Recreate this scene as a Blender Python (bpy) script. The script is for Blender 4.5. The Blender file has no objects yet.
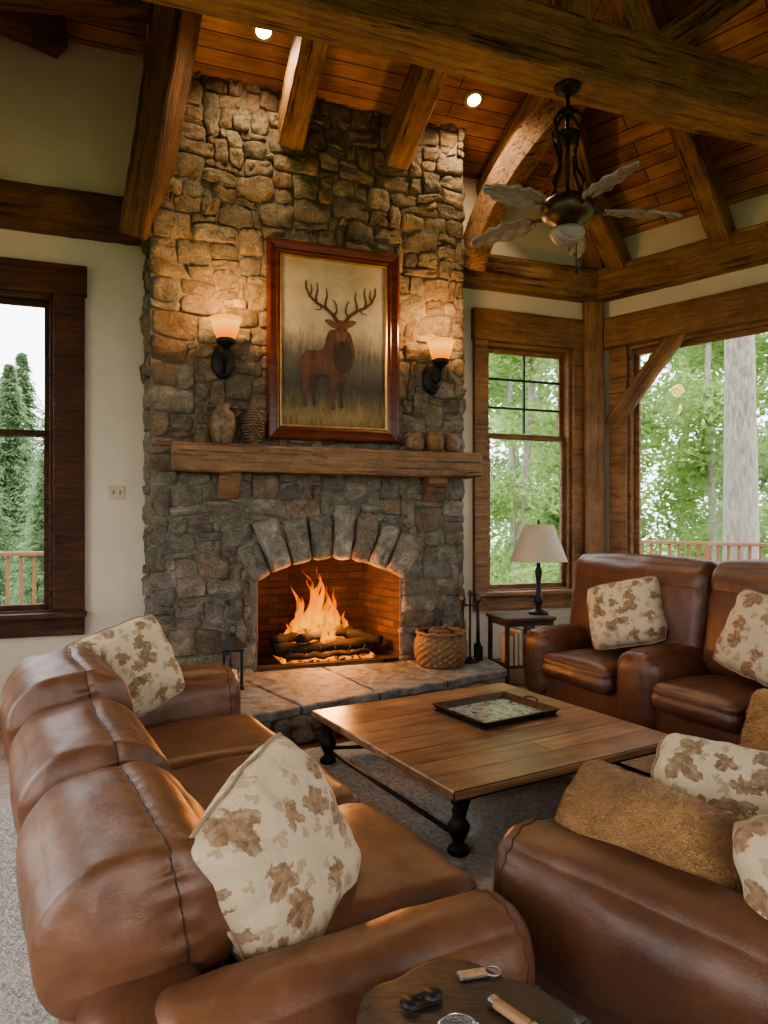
import bpy, bmesh, math, random
from mathutils import Vector, Matrix, noise
random.seed(7)
S=bpy.context.scene
COL=S.collection
try: S.view_settings.look='AgX - Medium High Contrast'
except Exception: pass
R=math.radians
V=Vector
# ------------------------------------------------------------------ materials
def nt(name):
    m=bpy.data.materials.new(name); m.use_nodes=True
    t=m.node_tree; b=t.nodes['Principled BSDF']; return m,t,b
def L(t,a,b): t.links.new(a,b)
def ramp(t,stops):
    r=t.nodes.new('ShaderNodeValToRGB'); e=r.color_ramp.elements
    while len(e)<len(stops): e.new(.5)
    for i,(p,c) in enumerate(stops):
        e[i].position=p; e[i].color=(c[0],c[1],c[2],1)
    return r
def coords(t,scale=(1,1,1),kind='Object',rot=(0,0,0)):
    tc=t.nodes.new('ShaderNodeTexCoord'); mp=t.nodes.new('ShaderNodeMapping')
    mp.inputs['Scale'].default_value=scale; mp.inputs['Rotation'].default_value=rot
    L(t,tc.outputs[kind],mp.inputs['Vector']); return mp.outputs[0]
def nz(t,vec,scale,detail=4,rough=.55,dist=0):
    n=t.nodes.new('ShaderNodeTexNoise'); n.inputs['Scale'].default_value=scale
    n.inputs['Detail'].default_value=detail; n.inputs['Roughness'].default_value=rough; n.inputs['Distortion'].default_value=dist
    L(t,vec,n.inputs['Vector']); return n
def mul(t,a,b,fac=1):
    mx=t.nodes.new('ShaderNodeMix'); mx.data_type='RGBA'; mx.blend_type='MULTIPLY'; mx.inputs[0].default_value=fac
    L(t,a,mx.inputs[6]); L(t,b,mx.inputs[7]); return mx.outputs[2]
def mth(t,op,a,b=None,c=None):
    n=t.nodes.new('ShaderNodeMath'); n.operation=op
    for i,x in enumerate((a,b,c)):
        if x is None: continue
        if isinstance(x,(int,float)): n.inputs[i].default_value=x
        else: L(t,x,n.inputs[i])
    return n.outputs[0]
def bump(t,b,h,strength=.3,dist=.01,prev=None):
    n=t.nodes.new('ShaderNodeBump'); n.inputs['Strength'].default_value=strength; n.inputs['Distance'].default_value=dist
    L(t,h,n.inputs['Height'])
    if prev: L(t,prev.outputs[0],n.inputs['Normal'])
    L(t,n.outputs[0],b.inputs['Normal']); return n
def nmat(name,c1,c2,scale=8,rough=.6,bmp=.2,stretch=(1,1,1),metal=0,dist=0,detail=5,bd=.01,p=(.3,.7),spec=None,sheen=0):
    m,t,b=nt(name); v=coords(t,stretch); n=nz(t,v,scale,detail,.6,dist)
    r=ramp(t,[(p[0],c1),(p[1],c2)]); L(t,n.outputs[0],r.inputs[0]); L(t,r.outputs[0],b.inputs['Base Color'])
    b.inputs['Roughness'].default_value=rough; b.inputs['Metallic'].default_value=metal
    if spec is not None: b.inputs['Specular IOR Level'].default_value=spec
    if sheen: b.inputs['Sheen Weight'].default_value=sheen
    if bmp: bump(t,b,n.outputs[0],bmp,bd)
    return m
def timber(name,c1,c2,rough=.6,crack=.95):
    m,t,b=nt(name); v=coords(t,(1.1,9,9)); v2=coords(t,(.28,7,7)); v3=coords(t,(1,1,1)); v4=coords(t,(1.2,5,5))
    n=nz(t,v,2.2,9,.75,.6); n2=nz(t,v2,3.0,8,.74,.5); n3=nz(t,v3,2.6,7,.7); n4=nz(t,v4,1.6,2,.5,2.5)
    r=ramp(t,[(.28,c1),(.72,c2)]); L(t,n.outputs[0],r.inputs[0])
    k=ramp(t,[(.395,(.05,.04,.035)),(.42,(.6,.57,.54)),(.50,(1,1,1))]); L(t,n2.outputs[0],k.inputs[0])
    k3=ramp(t,[(.3,(.42,.41,.40)),(.7,(1.14,1.12,1.1))]); L(t,n3.outputs[0],k3.inputs[0])
    k4=ramp(t,[(.25,(.3,.25,.21)),(.33,(1,1,1))]); L(t,n4.outputs[0],k4.inputs[0])
    c=mul(t,r.outputs[0],k.outputs[0],crack); c=mul(t,c,k3.outputs[0],.9); c=mul(t,c,k4.outputs[0],.7)
    L(t,c,b.inputs['Base Color']); b.inputs['Roughness'].default_value=rough
    b1=bump(t,b,n2.outputs[0],1.0,.06); b2=bump(t,b,n.outputs[0],.6,.03,b1); bump(t,b,n3.outputs[0],.5,.05,b2)
    return m
def planks(name,c1,c2,w=2.4,h=.15,rough=.5,gap=.006,gapc=(.02,.01,.005),var=.9):
    m,t,b=nt(name); v=coords(t)
    br=t.nodes.new('ShaderNodeTexBrick'); L(t,v,br.inputs['Vector'])
    br.inputs['Scale'].default_value=1; br.inputs['Brick Width'].default_value=w; br.inputs['Row Height'].default_value=h
    br.inputs['Mortar Size'].default_value=gap; br.inputs['Mortar Smooth'].default_value=.2
    br.inputs['Color1'].default_value=(*c1,1); br.inputs['Color2'].default_value=(*c2,1); br.inputs['Mortar'].default_value=(*gapc,1)
    v2=coords(t,(.6,9,9)); n=nz(t,v2,2.5,7,.65,.9); k=ramp(t,[(.3,(.4,.35,.32)),(.7,(1.2,1.15,1.1))]); L(t,n.outputs[0],k.inputs[0])
    n3=nz(t,coords(t),2.6,5); k3=ramp(t,[(.32,(.45,.42,.4)),(.65,(1.1,1.08,1.06))]); L(t,n3.outputs[0],k3.inputs[0])
    c=mul(t,br.outputs[0],k.outputs[0],var); c=mul(t,c,k3.outputs[0],.8); L(t,c,b.inputs['Base Color'])
    b.inputs['Roughness'].default_value=rough
    inv=t.nodes.new('ShaderNodeMath'); inv.operation='SUBTRACT'; inv.inputs[0].default_value=1; L(t,br.outputs['Fac'],inv.inputs[1])
    b1=bump(t,b,inv.outputs[0],.6,.01); bump(t,b,n.outputs[0],.25,.01,b1)
    return m
def attr_stone(name,rough=.88):
    m,t,b=nt(name); a=t.nodes.new('ShaderNodeVertexColor'); a.layer_name='Col'
    v=coords(t); n=nz(t,v,7,9,.72,.5); n2=nz(t,v,26,6,.7); n3=nz(t,v,55,3,.6)
    k=ramp(t,[(.3,(.46,.44,.41)),(.52,(.9,.87,.83)),(.75,(1.6,1.52,1.4))]); L(t,n.outputs[0],k.inputs[0])
    k2=ramp(t,[(.35,(.65,.63,.6)),(.6,(1.1,1.08,1.05))]); L(t,n3.outputs[0],k2.inputs[0])
    c=mul(t,a.outputs[0],k.outputs[0],.95); c=mul(t,c,k2.outputs[0],.8)
    L(t,c,b.inputs['Base Color']); b.inputs['Roughness'].default_value=rough
    b.inputs['Specular IOR Level'].default_value=.25
    b1=bump(t,b,n.outputs[0],1.0,.10); bump(t,b,n2.outputs[0],1.0,.04,b1)
    return m
def leather(name,c1,c2,rough=.36):
    m,t,b=nt(name); v=coords(t); n=nz(t,v,3.2,5,.6,.5)
    r=ramp(t,[(.3,c1),(.7,c2)]); L(t,n.outputs[0],r.inputs[0])
    vo=t.nodes.new('ShaderNodeTexVoronoi'); vo.inputs['Scale'].default_value=190; L(t,v,vo.inputs['Vector'])
    n2=nz(t,v,13,4,.6,.6); n4=nz(t,coords(t,(1,1,2)),9,3,.5,1.0)
    kc=ramp(t,[(.40,(.80,.77,.74)),(.55,(1,1,1))]); L(t,n4.outputs[0],kc.inputs[0])
    L(t,mul(t,r.outputs[0],kc.outputs[0],.55),b.inputs['Base Color'])
    rr=t.nodes.new('ShaderNodeMapRange'); rr.inputs[3].default_value=rough-.08; rr.inputs[4].default_value=rough+.16; L(t,n2.outputs[0],rr.inputs[0]); L(t,rr.outputs[0],b.inputs['Roughness'])
    b1=bump(t,b,vo.outputs[0],.18,.003); b2=bump(t,b,n2.outputs[0],.28,.009,b1); bump(t,b,n4.outputs[0],.14,.013,b2)
    return m
def motif(name,base,c1,c2,c3,scale=7.0,seed=0,rad=.060):
    """printed linen: large lobed leaves plus small sprigs, one per voronoi cell, each turned its own way"""
    m,t,b=nt(name); v=coords(t); mp=t.nodes.new('ShaderNodeMapping'); mp.inputs['Location'].default_value=(seed,seed*1.7,0); L(t,v,mp.inputs[0])
    def layer(scale,rad,lobes,dist,lo):
        nd=nz(t,mp.outputs[0],30,5,.7,.4); av=t.nodes.new('ShaderNodeVectorMath'); av.operation='MULTIPLY_ADD'; av.inputs[1].default_value=(dist,dist,0); L(t,nd.outputs['Color'],av.inputs[0]); L(t,mp.outputs[0],av.inputs[2])
        vo=t.nodes.new('ShaderNodeTexVoronoi'); vo.voronoi_dimensions='2D'; vo.inputs['Scale'].default_value=scale; vo.inputs['Randomness'].default_value=1.0; L(t,av.outputs[0],vo.inputs['Vector'])
        sb=t.nodes.new('ShaderNodeVectorMath'); sb.operation='SUBTRACT'; L(t,av.outputs[0],sb.inputs[0]); L(t,vo.outputs['Position'],sb.inputs[1])
        sp=t.nodes.new('ShaderNodeSeparateXYZ'); L(t,sb.outputs[0],sp.inputs[0]); cc=t.nodes.new('ShaderNodeSeparateColor'); L(t,vo.outputs['Color'],cc.inputs[0])
        th=mth(t,'ADD',mth(t,'ARCTAN2',sp.outputs[1],sp.outputs[0]),mth(t,'MULTIPLY',cc.outputs[0],6.28))
        rr=mth(t,'SQRT',mth(t,'ADD',mth(t,'MULTIPLY',sp.outputs[0],sp.outputs[0]),mth(t,'MULTIPLY',sp.outputs[1],sp.outputs[1])))
        lob=mth(t,'ABSOLUTE',mth(t,'COSINE',mth(t,'MULTIPLY',th,lobes)))
        el=mth(t,'MULTIPLY_ADD',mth(t,'COSINE',th),.46,.62)
        R_=mth(t,'MULTIPLY',mth(t,'MULTIPLY',mth(t,'MULTIPLY_ADD',lob,1-lo,lo),el),mth(t,'MULTIPLY_ADD',cc.outputs[1],rad*1.1,rad*.85))
        vein=mth(t,'MULTIPLY_ADD',mth(t,'GREATER_THAN',lob,.975),-.3,1.0)
        return mth(t,'MULTIPLY',mth(t,'LESS_THAN',rr,R_),vein)
    m1=mth(t,'MULTIPLY',layer(scale,rad,2.5,.062,.48),.86); m2=mth(t,'MULTIPLY',layer(scale*1.9,rad*.40,2.0,.04,.3),.7)
    n2=nz(t,mp.outputs[0],30,4); cr=ramp(t,[(.36,c1),(.62,c2)]); L(t,n2.outputs[0],cr.inputs[0])
    mx=t.nodes.new('ShaderNodeMix'); mx.data_type='RGBA'; L(t,m2,mx.inputs[0]); mx.inputs[6].default_value=(*base,1); mx.inputs[7].default_value=(*c3,1)
    mx2=t.nodes.new('ShaderNodeMix'); mx2.data_type='RGBA'; L(t,m1,mx2.inputs[0]); L(t,mx.outputs[2],mx2.inputs[6]); L(t,cr.outputs[0],mx2.inputs[7])
    L(t,mx2.outputs[2],b.inputs['Base Color']); b.inputs['Roughness'].default_value=.9; b.inputs['Sheen Weight'].default_value=.1
    w=nz(t,v,260,2); b1=bump(t,b,w.outputs[0],.3,.004); w2=nz(t,v,7,4,.6,.8); bump(t,b,w2.outputs[0],.6,.035,b1)
    return m
def emis(name,c,s):
    m,t,b=nt(name); b.inputs['Base Color'].default_value=(*c,1); b.inputs['Emission Color'].default_value=(*c,1); b.inputs['Emission Strength'].default_value=s; return m
M={}
M['cream']=nmat('cream_plaster',(.52,.445,.335),(.58,.50,.385),3,.85,.05)
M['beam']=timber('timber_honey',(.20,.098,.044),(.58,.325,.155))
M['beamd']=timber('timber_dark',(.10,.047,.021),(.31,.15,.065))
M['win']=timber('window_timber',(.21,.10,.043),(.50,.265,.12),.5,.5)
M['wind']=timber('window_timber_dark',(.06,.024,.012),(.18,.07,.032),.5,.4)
M['mantel']=timber('mantel_timber',(.19,.093,.042),(.50,.28,.135),.55)
M['ceil']=planks('ceiling_boards',(.50,.265,.125),(.34,.165,.074),3.0,.16)
M['floor']=planks('floor_boards',(.20,.085,.032),(.27,.12,.045),1.8,.13,.35)
M['table']=planks('table_boards',(.40,.24,.13),(.26,.142,.072),6,.218,.28,.005,(.03,.015,.008),1.0)
M['stone']=attr_stone('field_stone')
M['mortar']=nmat('mortar',(.11,.093,.072),(.20,.17,.13),20,.95,.5)
M['slab']=nmat('hearth_slab_stone',(.055,.052,.047),(.26,.24,.21),7,.65,1.0,detail=10,bd=.05)
M['brick']=planks('fire_brick',(.105,.046,.023),(.045,.021,.012),.23,.08,.95,.008,(.04,.02,.012),1.0)
M['leather']=leather('brown_leather',(.095,.040,.020),(.185,.081,.040),.38)
M['leatherr']=leather('red_brown_leather',(.066,.027,.015),(.135,.056,.030),.37)
M['leatherd']=leather('dark_leather',(.062,.026,.0135),(.125,.053,.027),.37)
M['seam']=nmat('stitched_seam',(.035,.014,.009),(.06,.024,.014),30,.6,.1)
M['iron']=nmat('black_iron',(.012,.011,.010),(.03,.027,.024),25,.5,.2,metal=.6)
M['steel']=nmat('worn_steel',(.14,.13,.12),(.30,.28,.26),25,.35,.2,metal=.9)
M['bronze']=nmat('aged_bronze',(.05,.038,.025),(.12,.085,.05),12,.42,.15,metal=.8)
M['blade']=nmat('weathered_blade',(.14,.125,.105),(.33,.305,.27),6,.55,.3,(1,8,1))
M['pil']=motif('leaf_print_linen',(.44,.345,.225),(.12,.05,.022),(.25,.135,.06),(.28,.18,.10),6.4,0)
M['pil2']=motif('leaf_print_linen_green',(.46,.365,.24),(.10,.048,.022),(.20,.13,.06),(.22,.19,.11),6.9,3.1)
M['pipe']=nmat('piping',(.22,.15,.085),(.32,.23,.14),40,.9,.1)
M['fur']=nmat('golden_fur',(.22,.11,.035),(.44,.24,.085),4,.9,.3,bd=.03,sheen=.3)
M['rug']=nmat('wool_carpet',(.34,.31,.265),(.70,.64,.55),38,.97,1.0,bd=.04,detail=6)
M['white']=nmat('switch_plastic',(.42,.33,.22),(.48,.38,.25),10,.5,0)
M['cherry']=nmat('cherry_frame',(.045,.012,.006),(.11,.03,.014),3,.25,.05,(1,6,6))
M['gold']=nmat('gilt',(.33,.19,.06),(.52,.33,.12),14,.35,.2,metal=.8)
M['wicker']=nmat('wicker',(.07,.034,.015),(.28,.15,.065),60,.75,.6,(1,1,2))
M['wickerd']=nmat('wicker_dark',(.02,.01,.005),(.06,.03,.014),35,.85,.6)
M['clay']=nmat('stoneware',(.07,.038,.020),(.24,.15,.085),22,.6,.7)
M['bark']=nmat('bark',(.16,.14,.12),(.42,.38,.33),5,.95,.9,(4,4,1),bd=.05)
M['log']=nmat('charred_log',(.005,.004,.003),(.03,.015,.008),14,.95,.9,(6,1,6),bd=.02)
M['stump']=nmat('dark_stump_wood',(.018,.011,.008),(.075,.046,.03),6,.5,.4,(1,4,1),dist=3)
M['book']=nmat('book_cloth',(.20,.10,.04),(.34,.2,.1),8,.8,.1)
M['book2']=nmat('paper_cream',(.5,.42,.3),(.6,.5,.36),30,.9,.1)
M['grass']=nmat('meadow',(.16,.25,.08),(.30,.42,.15),2,.95,.3)
M['deck']=planks('deck_boards',(.30,.16,.085),(.24,.12,.06),3,.14,.7)
M['rail']=nmat('deck_rail_wood',(.24,.12,.065),(.34,.18,.10),6,.7,.2,(1,8,1))
M['bulb']=emis('downlight_lens',(1,.74,.45),12)
m,t,b=nt('embers'); n=nz(t,coords(t),16,5,.7,1); r=ramp(t,[(.42,(0,0,0)),(.6,(1,.26,.02)),(.75,(1,.45,.07))]); L(t,n.outputs[0],r.inputs[0]); L(t,r.outputs[0],b.inputs['Emission Color']); b.inputs['Emission Strength'].default_value=2.2; b.inputs['Base Color'].default_value=(.02,.012,.01,1); M['ember']=m
m,t,b=nt('amber_glass_shade'); v=coords(t,(1,1,1),'Generated'); sp=t.nodes.new('ShaderNodeSeparateXYZ'); L(t,v,sp.inputs[0])
r=ramp(t,[(0,(.8,.16,.008)),(.4,(1,.32,.03)),(.75,(1,.50,.11)),(1,(1,.30,.03))]); L(t,sp.outputs[2],r.inputs[0]); L(t,r.outputs[0],b.inputs['Emission Color']); b.inputs['Emission Strength'].default_value=1.7; b.inputs['Base Color'].default_value=(.03,.011,.003,1); b.inputs['Specular IOR Level'].default_value=.1; M['shade']=m
m,t,b=nt('linen_lampshade'); b.inputs['Base Color'].default_value=(.36,.31,.24,1); b.inputs['Roughness'].default_value=.9
v=coords(t); n=nz(t,v,120,2); bump(t,b,n.outputs[0],.2,.003); M['linen']=m
m,t,b=nt('window_glass'); o=t.nodes['Material Output']; tr=t.nodes.new('ShaderNodeBsdfTransparent'); gl=t.nodes.new('ShaderNodeBsdfGlossy'); gl.inputs['Roughness'].default_value=.02
mx=t.nodes.new('ShaderNodeMixShader'); mx.inputs[0].default_value=.01; L(t,tr.outputs[0],mx.inputs[1]); L(t,gl.outputs[0],mx.inputs[2]); L(t,mx.outputs[0],o.inputs[0]); M['glass']=m
m,t,b=nt('clear_glass'); b.inputs['Transmission Weight'].default_value=.9; b.inputs['Roughness'].default_value=.08; b.inputs['Base Color'].default_value=(.7,.72,.7,1); M['cglass']=m
m,t,b=nt('flame'); o=t.nodes['Material Output']; v=coords(t,(1,1,1),'Generated'); sp=t.nodes.new('ShaderNodeSeparateXYZ'); L(t,v,sp.inputs[0])
r=ramp(t,[(0,(1,.18,.006)),(.3,(1,.42,.03)),(.6,(1,.26,.012)),(1,(.8,.09,.003))]); L(t,sp.outputs[2],r.inputs[0])
em=t.nodes.new('ShaderNodeEmission'); em.inputs[1].default_value=1.8; L(t,r.outputs[0],em.inputs[0])
tr=t.nodes.new('ShaderNodeBsdfTransparent'); n=nz(t,coords(t,(10,10,3)),2.2,4)
lw=t.nodes.new('ShaderNodeLayerWeight'); lw.inputs[0].default_value=.35
k=ramp(t,[(.34,(.04,.04,.04)),(.62,(.75,.75,.75))]); L(t,n.outputs[0],k.inputs[0])
fc=mth(t,'MULTIPLY',k.outputs[0],mth(t,'SUBTRACT',1.0,lw.outputs['Facing']))
mx=t.nodes.new('ShaderNodeMixShader'); L(t,fc,mx.inputs[0]); L(t,tr.outputs[0],mx.inputs[1]); L(t,em.outputs[0],mx.inputs[2]); L(t,mx.outputs[0],o.inputs[0]); M['flame']=m
def leafmat(name,c1,c2):
    m,t,b=nt(name); v=coords(t); n=nz(t,v,1.1,4); r=ramp(t,[(.35,c1),(.65,c2)]); L(t,n.outputs[0],r.inputs[0]); L(t,r.outputs[0],b.inputs['Base Color'])
    b.inputs['Roughness'].default_value=.7
    o=t.nodes['Material Output']; tl=t.nodes.new('ShaderNodeBsdfTranslucent'); L(t,r.outputs[0],tl.inputs[0])
    mx=t.nodes.new('ShaderNodeMixShader'); mx.inputs[0].default_value=.5; L(t,b.outputs[0],mx.inputs[1]); L(t,tl.outputs[0],mx.inputs[2]); L(t,mx.outputs[0],o.inputs[0]); return m
M['leaf']=leafmat('leaf_green',(.20,.31,.10),(.42,.53,.22))
M['leafd']=leafmat('leaf_deep',(.16,.25,.10),(.30,.41,.18))
M['pine']=leafmat('needle_green',(.16,.24,.13),(.30,.40,.23))
# ------------------------------------------------------------------ geometry helpers
def link(o,parent=None):
    COL.objects.link(o)
    if parent: o.parent=parent
    return o
def mobj(name,verts,faces,mat,parent=None,smooth=False,mtx=None):
    me=bpy.data.meshes.new(name); me.from_pydata([tuple(v) for v in verts],[],faces); me.update()
    me.materials.append(mat)
    if smooth:
        for p in me.polygons: p.use_smooth=True
    o=bpy.data.objects.new(name,me)
    if mtx is not None: o.matrix_world=mtx
    return link(o,parent)
def tag(o,label,cat,group=None,kind=None):
    o['label']=label; o['category']=cat
    if group: o['group']=group
    if kind: o['kind']=kind
    return o
def thing(name,label,cat,loc=(0,0,0),rz=0,group=None,kind=None):
    o=bpy.data.objects.new(name,None); o.empty_display_size=.1; o.location=loc; o.rotation_euler=(0,0,rz); link(o); return tag(o,label,cat,group,kind)
def rough_bm(bm,amp,freq=3):
    for v in bm.verts:
        v.co+=noise.noise_vector(v.co*freq)*amp
def box(name,c,size,mat,parent=None,bev=.006,cuts=0,amp=0,mtx=None,seg=1,smooth=False):
    bm=bmesh.new(); bmesh.ops.create_cube(bm,size=1)
    for v in bm.verts: v.co=V((v.co.x*size[0],v.co.y*size[1],v.co.z*size[2]))
    if bev: bmesh.ops.bevel(bm,geom=bm.edges[:],offset=bev,segments=seg,affect='EDGES')
    if cuts:
        ln=max(size); ax=list(size).index(ln)
        for i in range(1,cuts):
            no=[0,0,0]; no[ax]=1; co=[0,0,0]; co[ax]=-ln/2+ln*i/cuts
            bmesh.ops.bisect_plane(bm,geom=bm.verts[:]+bm.edges[:]+bm.faces[:],plane_co=co,plane_no=no)
    if amp: rough_bm(bm,amp,1.5); rough_bm(bm,amp*.6,9)
    bmesh.ops.translate(bm,verts=bm.verts,vec=c)
    me=bpy.data.meshes.new(name); bm.to_mesh(me); bm.free(); me.materials.append(mat)
    if smooth:
        for p in me.polygons: p.use_smooth=True
    o=bpy.data.objects.new(name,me)
    if mtx is not None: o.matrix_world=mtx
    return link(o,parent)
def boxes(name,lst,mat,parent=None,bev=.004,mtx=None):
    bm=bmesh.new()
    for c,s in lst:
        r=bmesh.ops.create_cube(bm,size=1); vs=r['verts']
        for v in vs: v.co=V((v.co.x*s[0]+c[0],v.co.y*s[1]+c[1],v.co.z*s[2]+c[2]))
    if bev: bmesh.ops.bevel(bm,geom=bm.edges[:],offset=bev,segments=1,affect='EDGES')
    me=bpy.data.meshes.new(name); bm.to_mesh(me); bm.free(); me.materials.append(mat)
    o=bpy.data.objects.new(name,me)
    if mtx is not None: o.matrix_world=mtx
    return link(o,parent)
def axes(o,X,Y):
    X=V(X).normalized(); Y=V(Y).normalized(); Z=X.cross(Y).normalized(); Y=Z.cross(X)
    m=Matrix((X,Y,Z)).transposed().to_4x4(); m.translation=V(o); return m
def beam(name,p0,p1,w,h,mat,parent=None,up=(0,0,1),amp=.013):
    p0=V(p0);p1=V(p1); d=p1-p0; X=d.normalized(); Z=V(up)-X*V(up).dot(X); Z.normalize(); Y=Z.cross(X)
    mt=axes((p0+p1)/2,X,Y)
    return box(name,(0,0,0),(d.length,w,h),mat,parent,.018,max(4,int(d.length/.10)),amp,mt)
def sweep(name,pts,prof,mat,parent=None,closed=False,smooth=True,up=V((0,0,1)),caps=True,scale=None):
    pts=[V(p) for p in pts]; n=len(pts); k=len(prof); vs=[]; fs=[]
    for i,p in enumerate(pts):
        if closed: d=pts[(i+1)%n]-pts[i-1]
        else: d=pts[min(i+1,n-1)]-pts[max(i-1,0)]
        d.normalize(); u=up
        if abs(d.dot(u))>.98: u=V((1,0,0)) if abs(d.x)<.9 else V((0,1,0))
        a=d.cross(u).normalized(); b=a.cross(d); s=scale[i] if scale else 1
        for q in prof: vs.append(p+a*q[0]*s+b*q[1]*s)
    rng=n if closed else n-1
    for i in range(rng):
        for j in range(k):
            a0=i*k+j; a1=i*k+(j+1)%k; b0=((i+1)%n)*k+j; b1=((i+1)%n)*k+(j+1)%k
            fs.append((a0,a1,b1,b0))
    if caps and not closed: fs.append(tuple(range(k))[::-1]); fs.append(tuple((n-1)*k+j for j in range(k)))
    return mobj(name,vs,fs,mat,parent,smooth)
def circ(r,k=8): return [(r*math.cos(2*math.pi*i/k),r*math.sin(2*math.pi*i/k)) for i in range(k)]
def tube(name,pts,r,mat,parent=None,closed=False,k=8,scale=None): return sweep(name,pts,circ(r,k),mat,parent,closed,True,scale=scale)
def lathe(name,prof,mat,parent=None,loc=(0,0,0),seg=24,smooth=True,wob=0,cap=True):
    vs=[];fs=[];n=len(prof)
    for r,z in prof:
        for i in range(seg):
            a=2*math.pi*i/seg; rr=r*(1+wob*noise.noise(V((math.cos(a)*2,math.sin(a)*2,z*6))))
            vs.append((loc[0]+rr*math.cos(a),loc[1]+rr*math.sin(a),loc[2]+z))
    for j in range(n-1):
        for i in range(seg): fs.append((j*seg+i,j*seg+(i+1)%seg,(j+1)*seg+(i+1)%seg,(j+1)*seg+i))
    if cap:
        if prof[0][0]>1e-4: fs.append(tuple(range(seg))[::-1])
        if prof[-1][0]>1e-4: fs.append(tuple((n-1)*seg+i for i in range(seg)))
    return mobj(name,vs,fs,mat,parent,smooth)
def smap(p,h,r,puff):
    q=V([p[i]*h[i] for i in range(3)]); c=V([max(-(h[i]-r[i]),min(h[i]-r[i],q[i])) for i in range(3)]); d=V([(q[i]-c[i])/r[i] for i in range(3)])
    if d.length>1e-6:
        d.normalize(); q=V([c[i]+d[i]*r[i] for i in range(3)])
    for i in range(3):
        j=(i+1)%3;k=(i+2)%3
        q[i]+=puff[i]*p[i]*(1-p[j]**2)*(1-p[k]**2)
    return q
def soft(name,c,size,mat,parent=None,r=.08,puff=(0,0,0),n=20,rot=(0,0,0),amp=.008,freq=4,seams=None,seed=0):
    h=[s/2 for s in size]
    if not isinstance(r,(tuple,list)): r=(r,r,r)
    r=[min(r[i],h[i]*.98) for i in range(3)]
    bm=bmesh.new(); bmesh.ops.create_cube(bm,size=2); bmesh.ops.subdivide_edges(bm,edges=bm.edges[:],cuts=n,use_grid_fill=True)
    sd=V((seed*3.1,seed*1.3,seed))
    def f(p,out=0):
        p=V([math.copysign(abs(x)**.8,x) for x in p]) ; p=V([max(-1,min(1,x)) for x in p])
        q=smap(p,h,r,puff)
        for (ax,val) in (seams or []):
            dd=abs(p[ax]-val)*h[ax]
            if dd<.09:
                q=q-q.normalized()*.011*math.exp(-(dd/.025)**2)
                q=q-q.normalized()*.007*math.exp(-(dd/.055)**2)*(.5+.5*math.sin((p[(ax+1)%3]*h[(ax+1)%3]+p[(ax+2)%3]*h[(ax+2)%3])*80+seed))
        q=q+noise.noise_vector(q*freq+sd)*amp+noise.noise_vector(q*freq*2.6+sd)*amp*.35
        fold=abs(noise.noise(V((q.x*2.5+seed,q.y*8,q.z*8))))
        q=q-q.normalized()*fold*amp*1.1*min(1,abs(p[0])**3)
        if out: q=q+q.normalized()*out
        return q
    for v in bm.verts: v.co=f(v.co)
    me=bpy.data.meshes.new(name); bm.to_mesh(me); bm.free(); me.materials.append(mat)
    for p in me.polygons: p.use_smooth=True
    o=bpy.data.objects.new(name,me); o.location=c; o.rotation_euler=rot; link(o,parent)
    for (ax,val) in (seams or []):
        pts=[]; N=36; iv=math.copysign(abs(val)**1.25,val)
        ring=[(-1+2*i/N,-1) for i in range(N)]+[(1,-1+2*i/N) for i in range(N)]+[(1-2*i/N,1) for i in range(N)]+[(-1,1-2*i/N) for i in range(N)]
        for a,b_ in ring:
            p=[0,0,0]; p[ax]=iv; p[(ax+1)%3]=a; p[(ax+2)%3]=b_; pts.append(f(V(p),.002))
        tube('seam',pts,.0028,M['seam'],o,True,6)
    return o
# ------------------------------------------------------------------ stone masonry generator
def stones(vs,fs,cols,fr,rects,tone=0,rnd=.05,bright=1.0):
    O,U,W,N=fr
    A=[-1,-.96,-.86,-.5,-.18,.18,.5,.86,.96,1]
    for quad,pr in rects:
        base=len(vs); sd=V((random.random()*50,random.random()*50,random.random()*50))
        g=random.random(); br=random.uniform(.74,1.20)*bright
        tn=tone(quad) if callable(tone) else tone
        warm=V((.39,.29,.19)); gray=V((.345,.310,.255)); red=V((.31,.22,.15))
        c=warm.lerp(gray,min(1,max(0,g*.9+tn)))
        if g<.10: c=c.lerp(red,.5)
        c=c*br
        tilt=(random.uniform(-.3,.3),random.uniform(-.3,.3))
        cr=[random.uniform(0,.10) for _ in range(4)]
        for b in A:
            for a in A:
                w_=cr[(0 if a<0 else 1)+(0 if b<0 else 2)]*(a*a*b*b)
                a2=a*(1-rnd*b*b*abs(b)-w_); b2=b*(1-rnd*1.2*a*a*abs(a)-w_)
                s=(a2+1)/2;t_=(b2+1)/2
                p=(quad[0]*(1-s)+quad[1]*s)*(1-t_)+(quad[3]*(1-s)+quad[2]*s)*t_
                e=(1-abs(a)**9)*(1-abs(b)**9)
                hgt=pr*(e**.38)*(1+tilt[0]*a+tilt[1]*b)
                nn=noise.noise(V((a*1.8,b*1.8,0))+sd)
                if e>0: hgt+=pr*.6*nn*min(1,e*2)+noise.noise(V((p[0]*14,p[1]*14,1))+sd)*.018
                P=O+U*p[0]+W*p[1]+N*hgt
                P+= noise.noise_vector(P*8)*(.014 if e>0 else .008)+noise.noise_vector(P*22)*.005
                vs.append(P); cols.append(c)
        k=len(A)
        for j in range(k-1):
            for i in range(k-1): fs.append((base+j*k+i,base+j*k+i+1,base+(j+1)*k+i+1,base+(j+1)*k+i))
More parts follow.
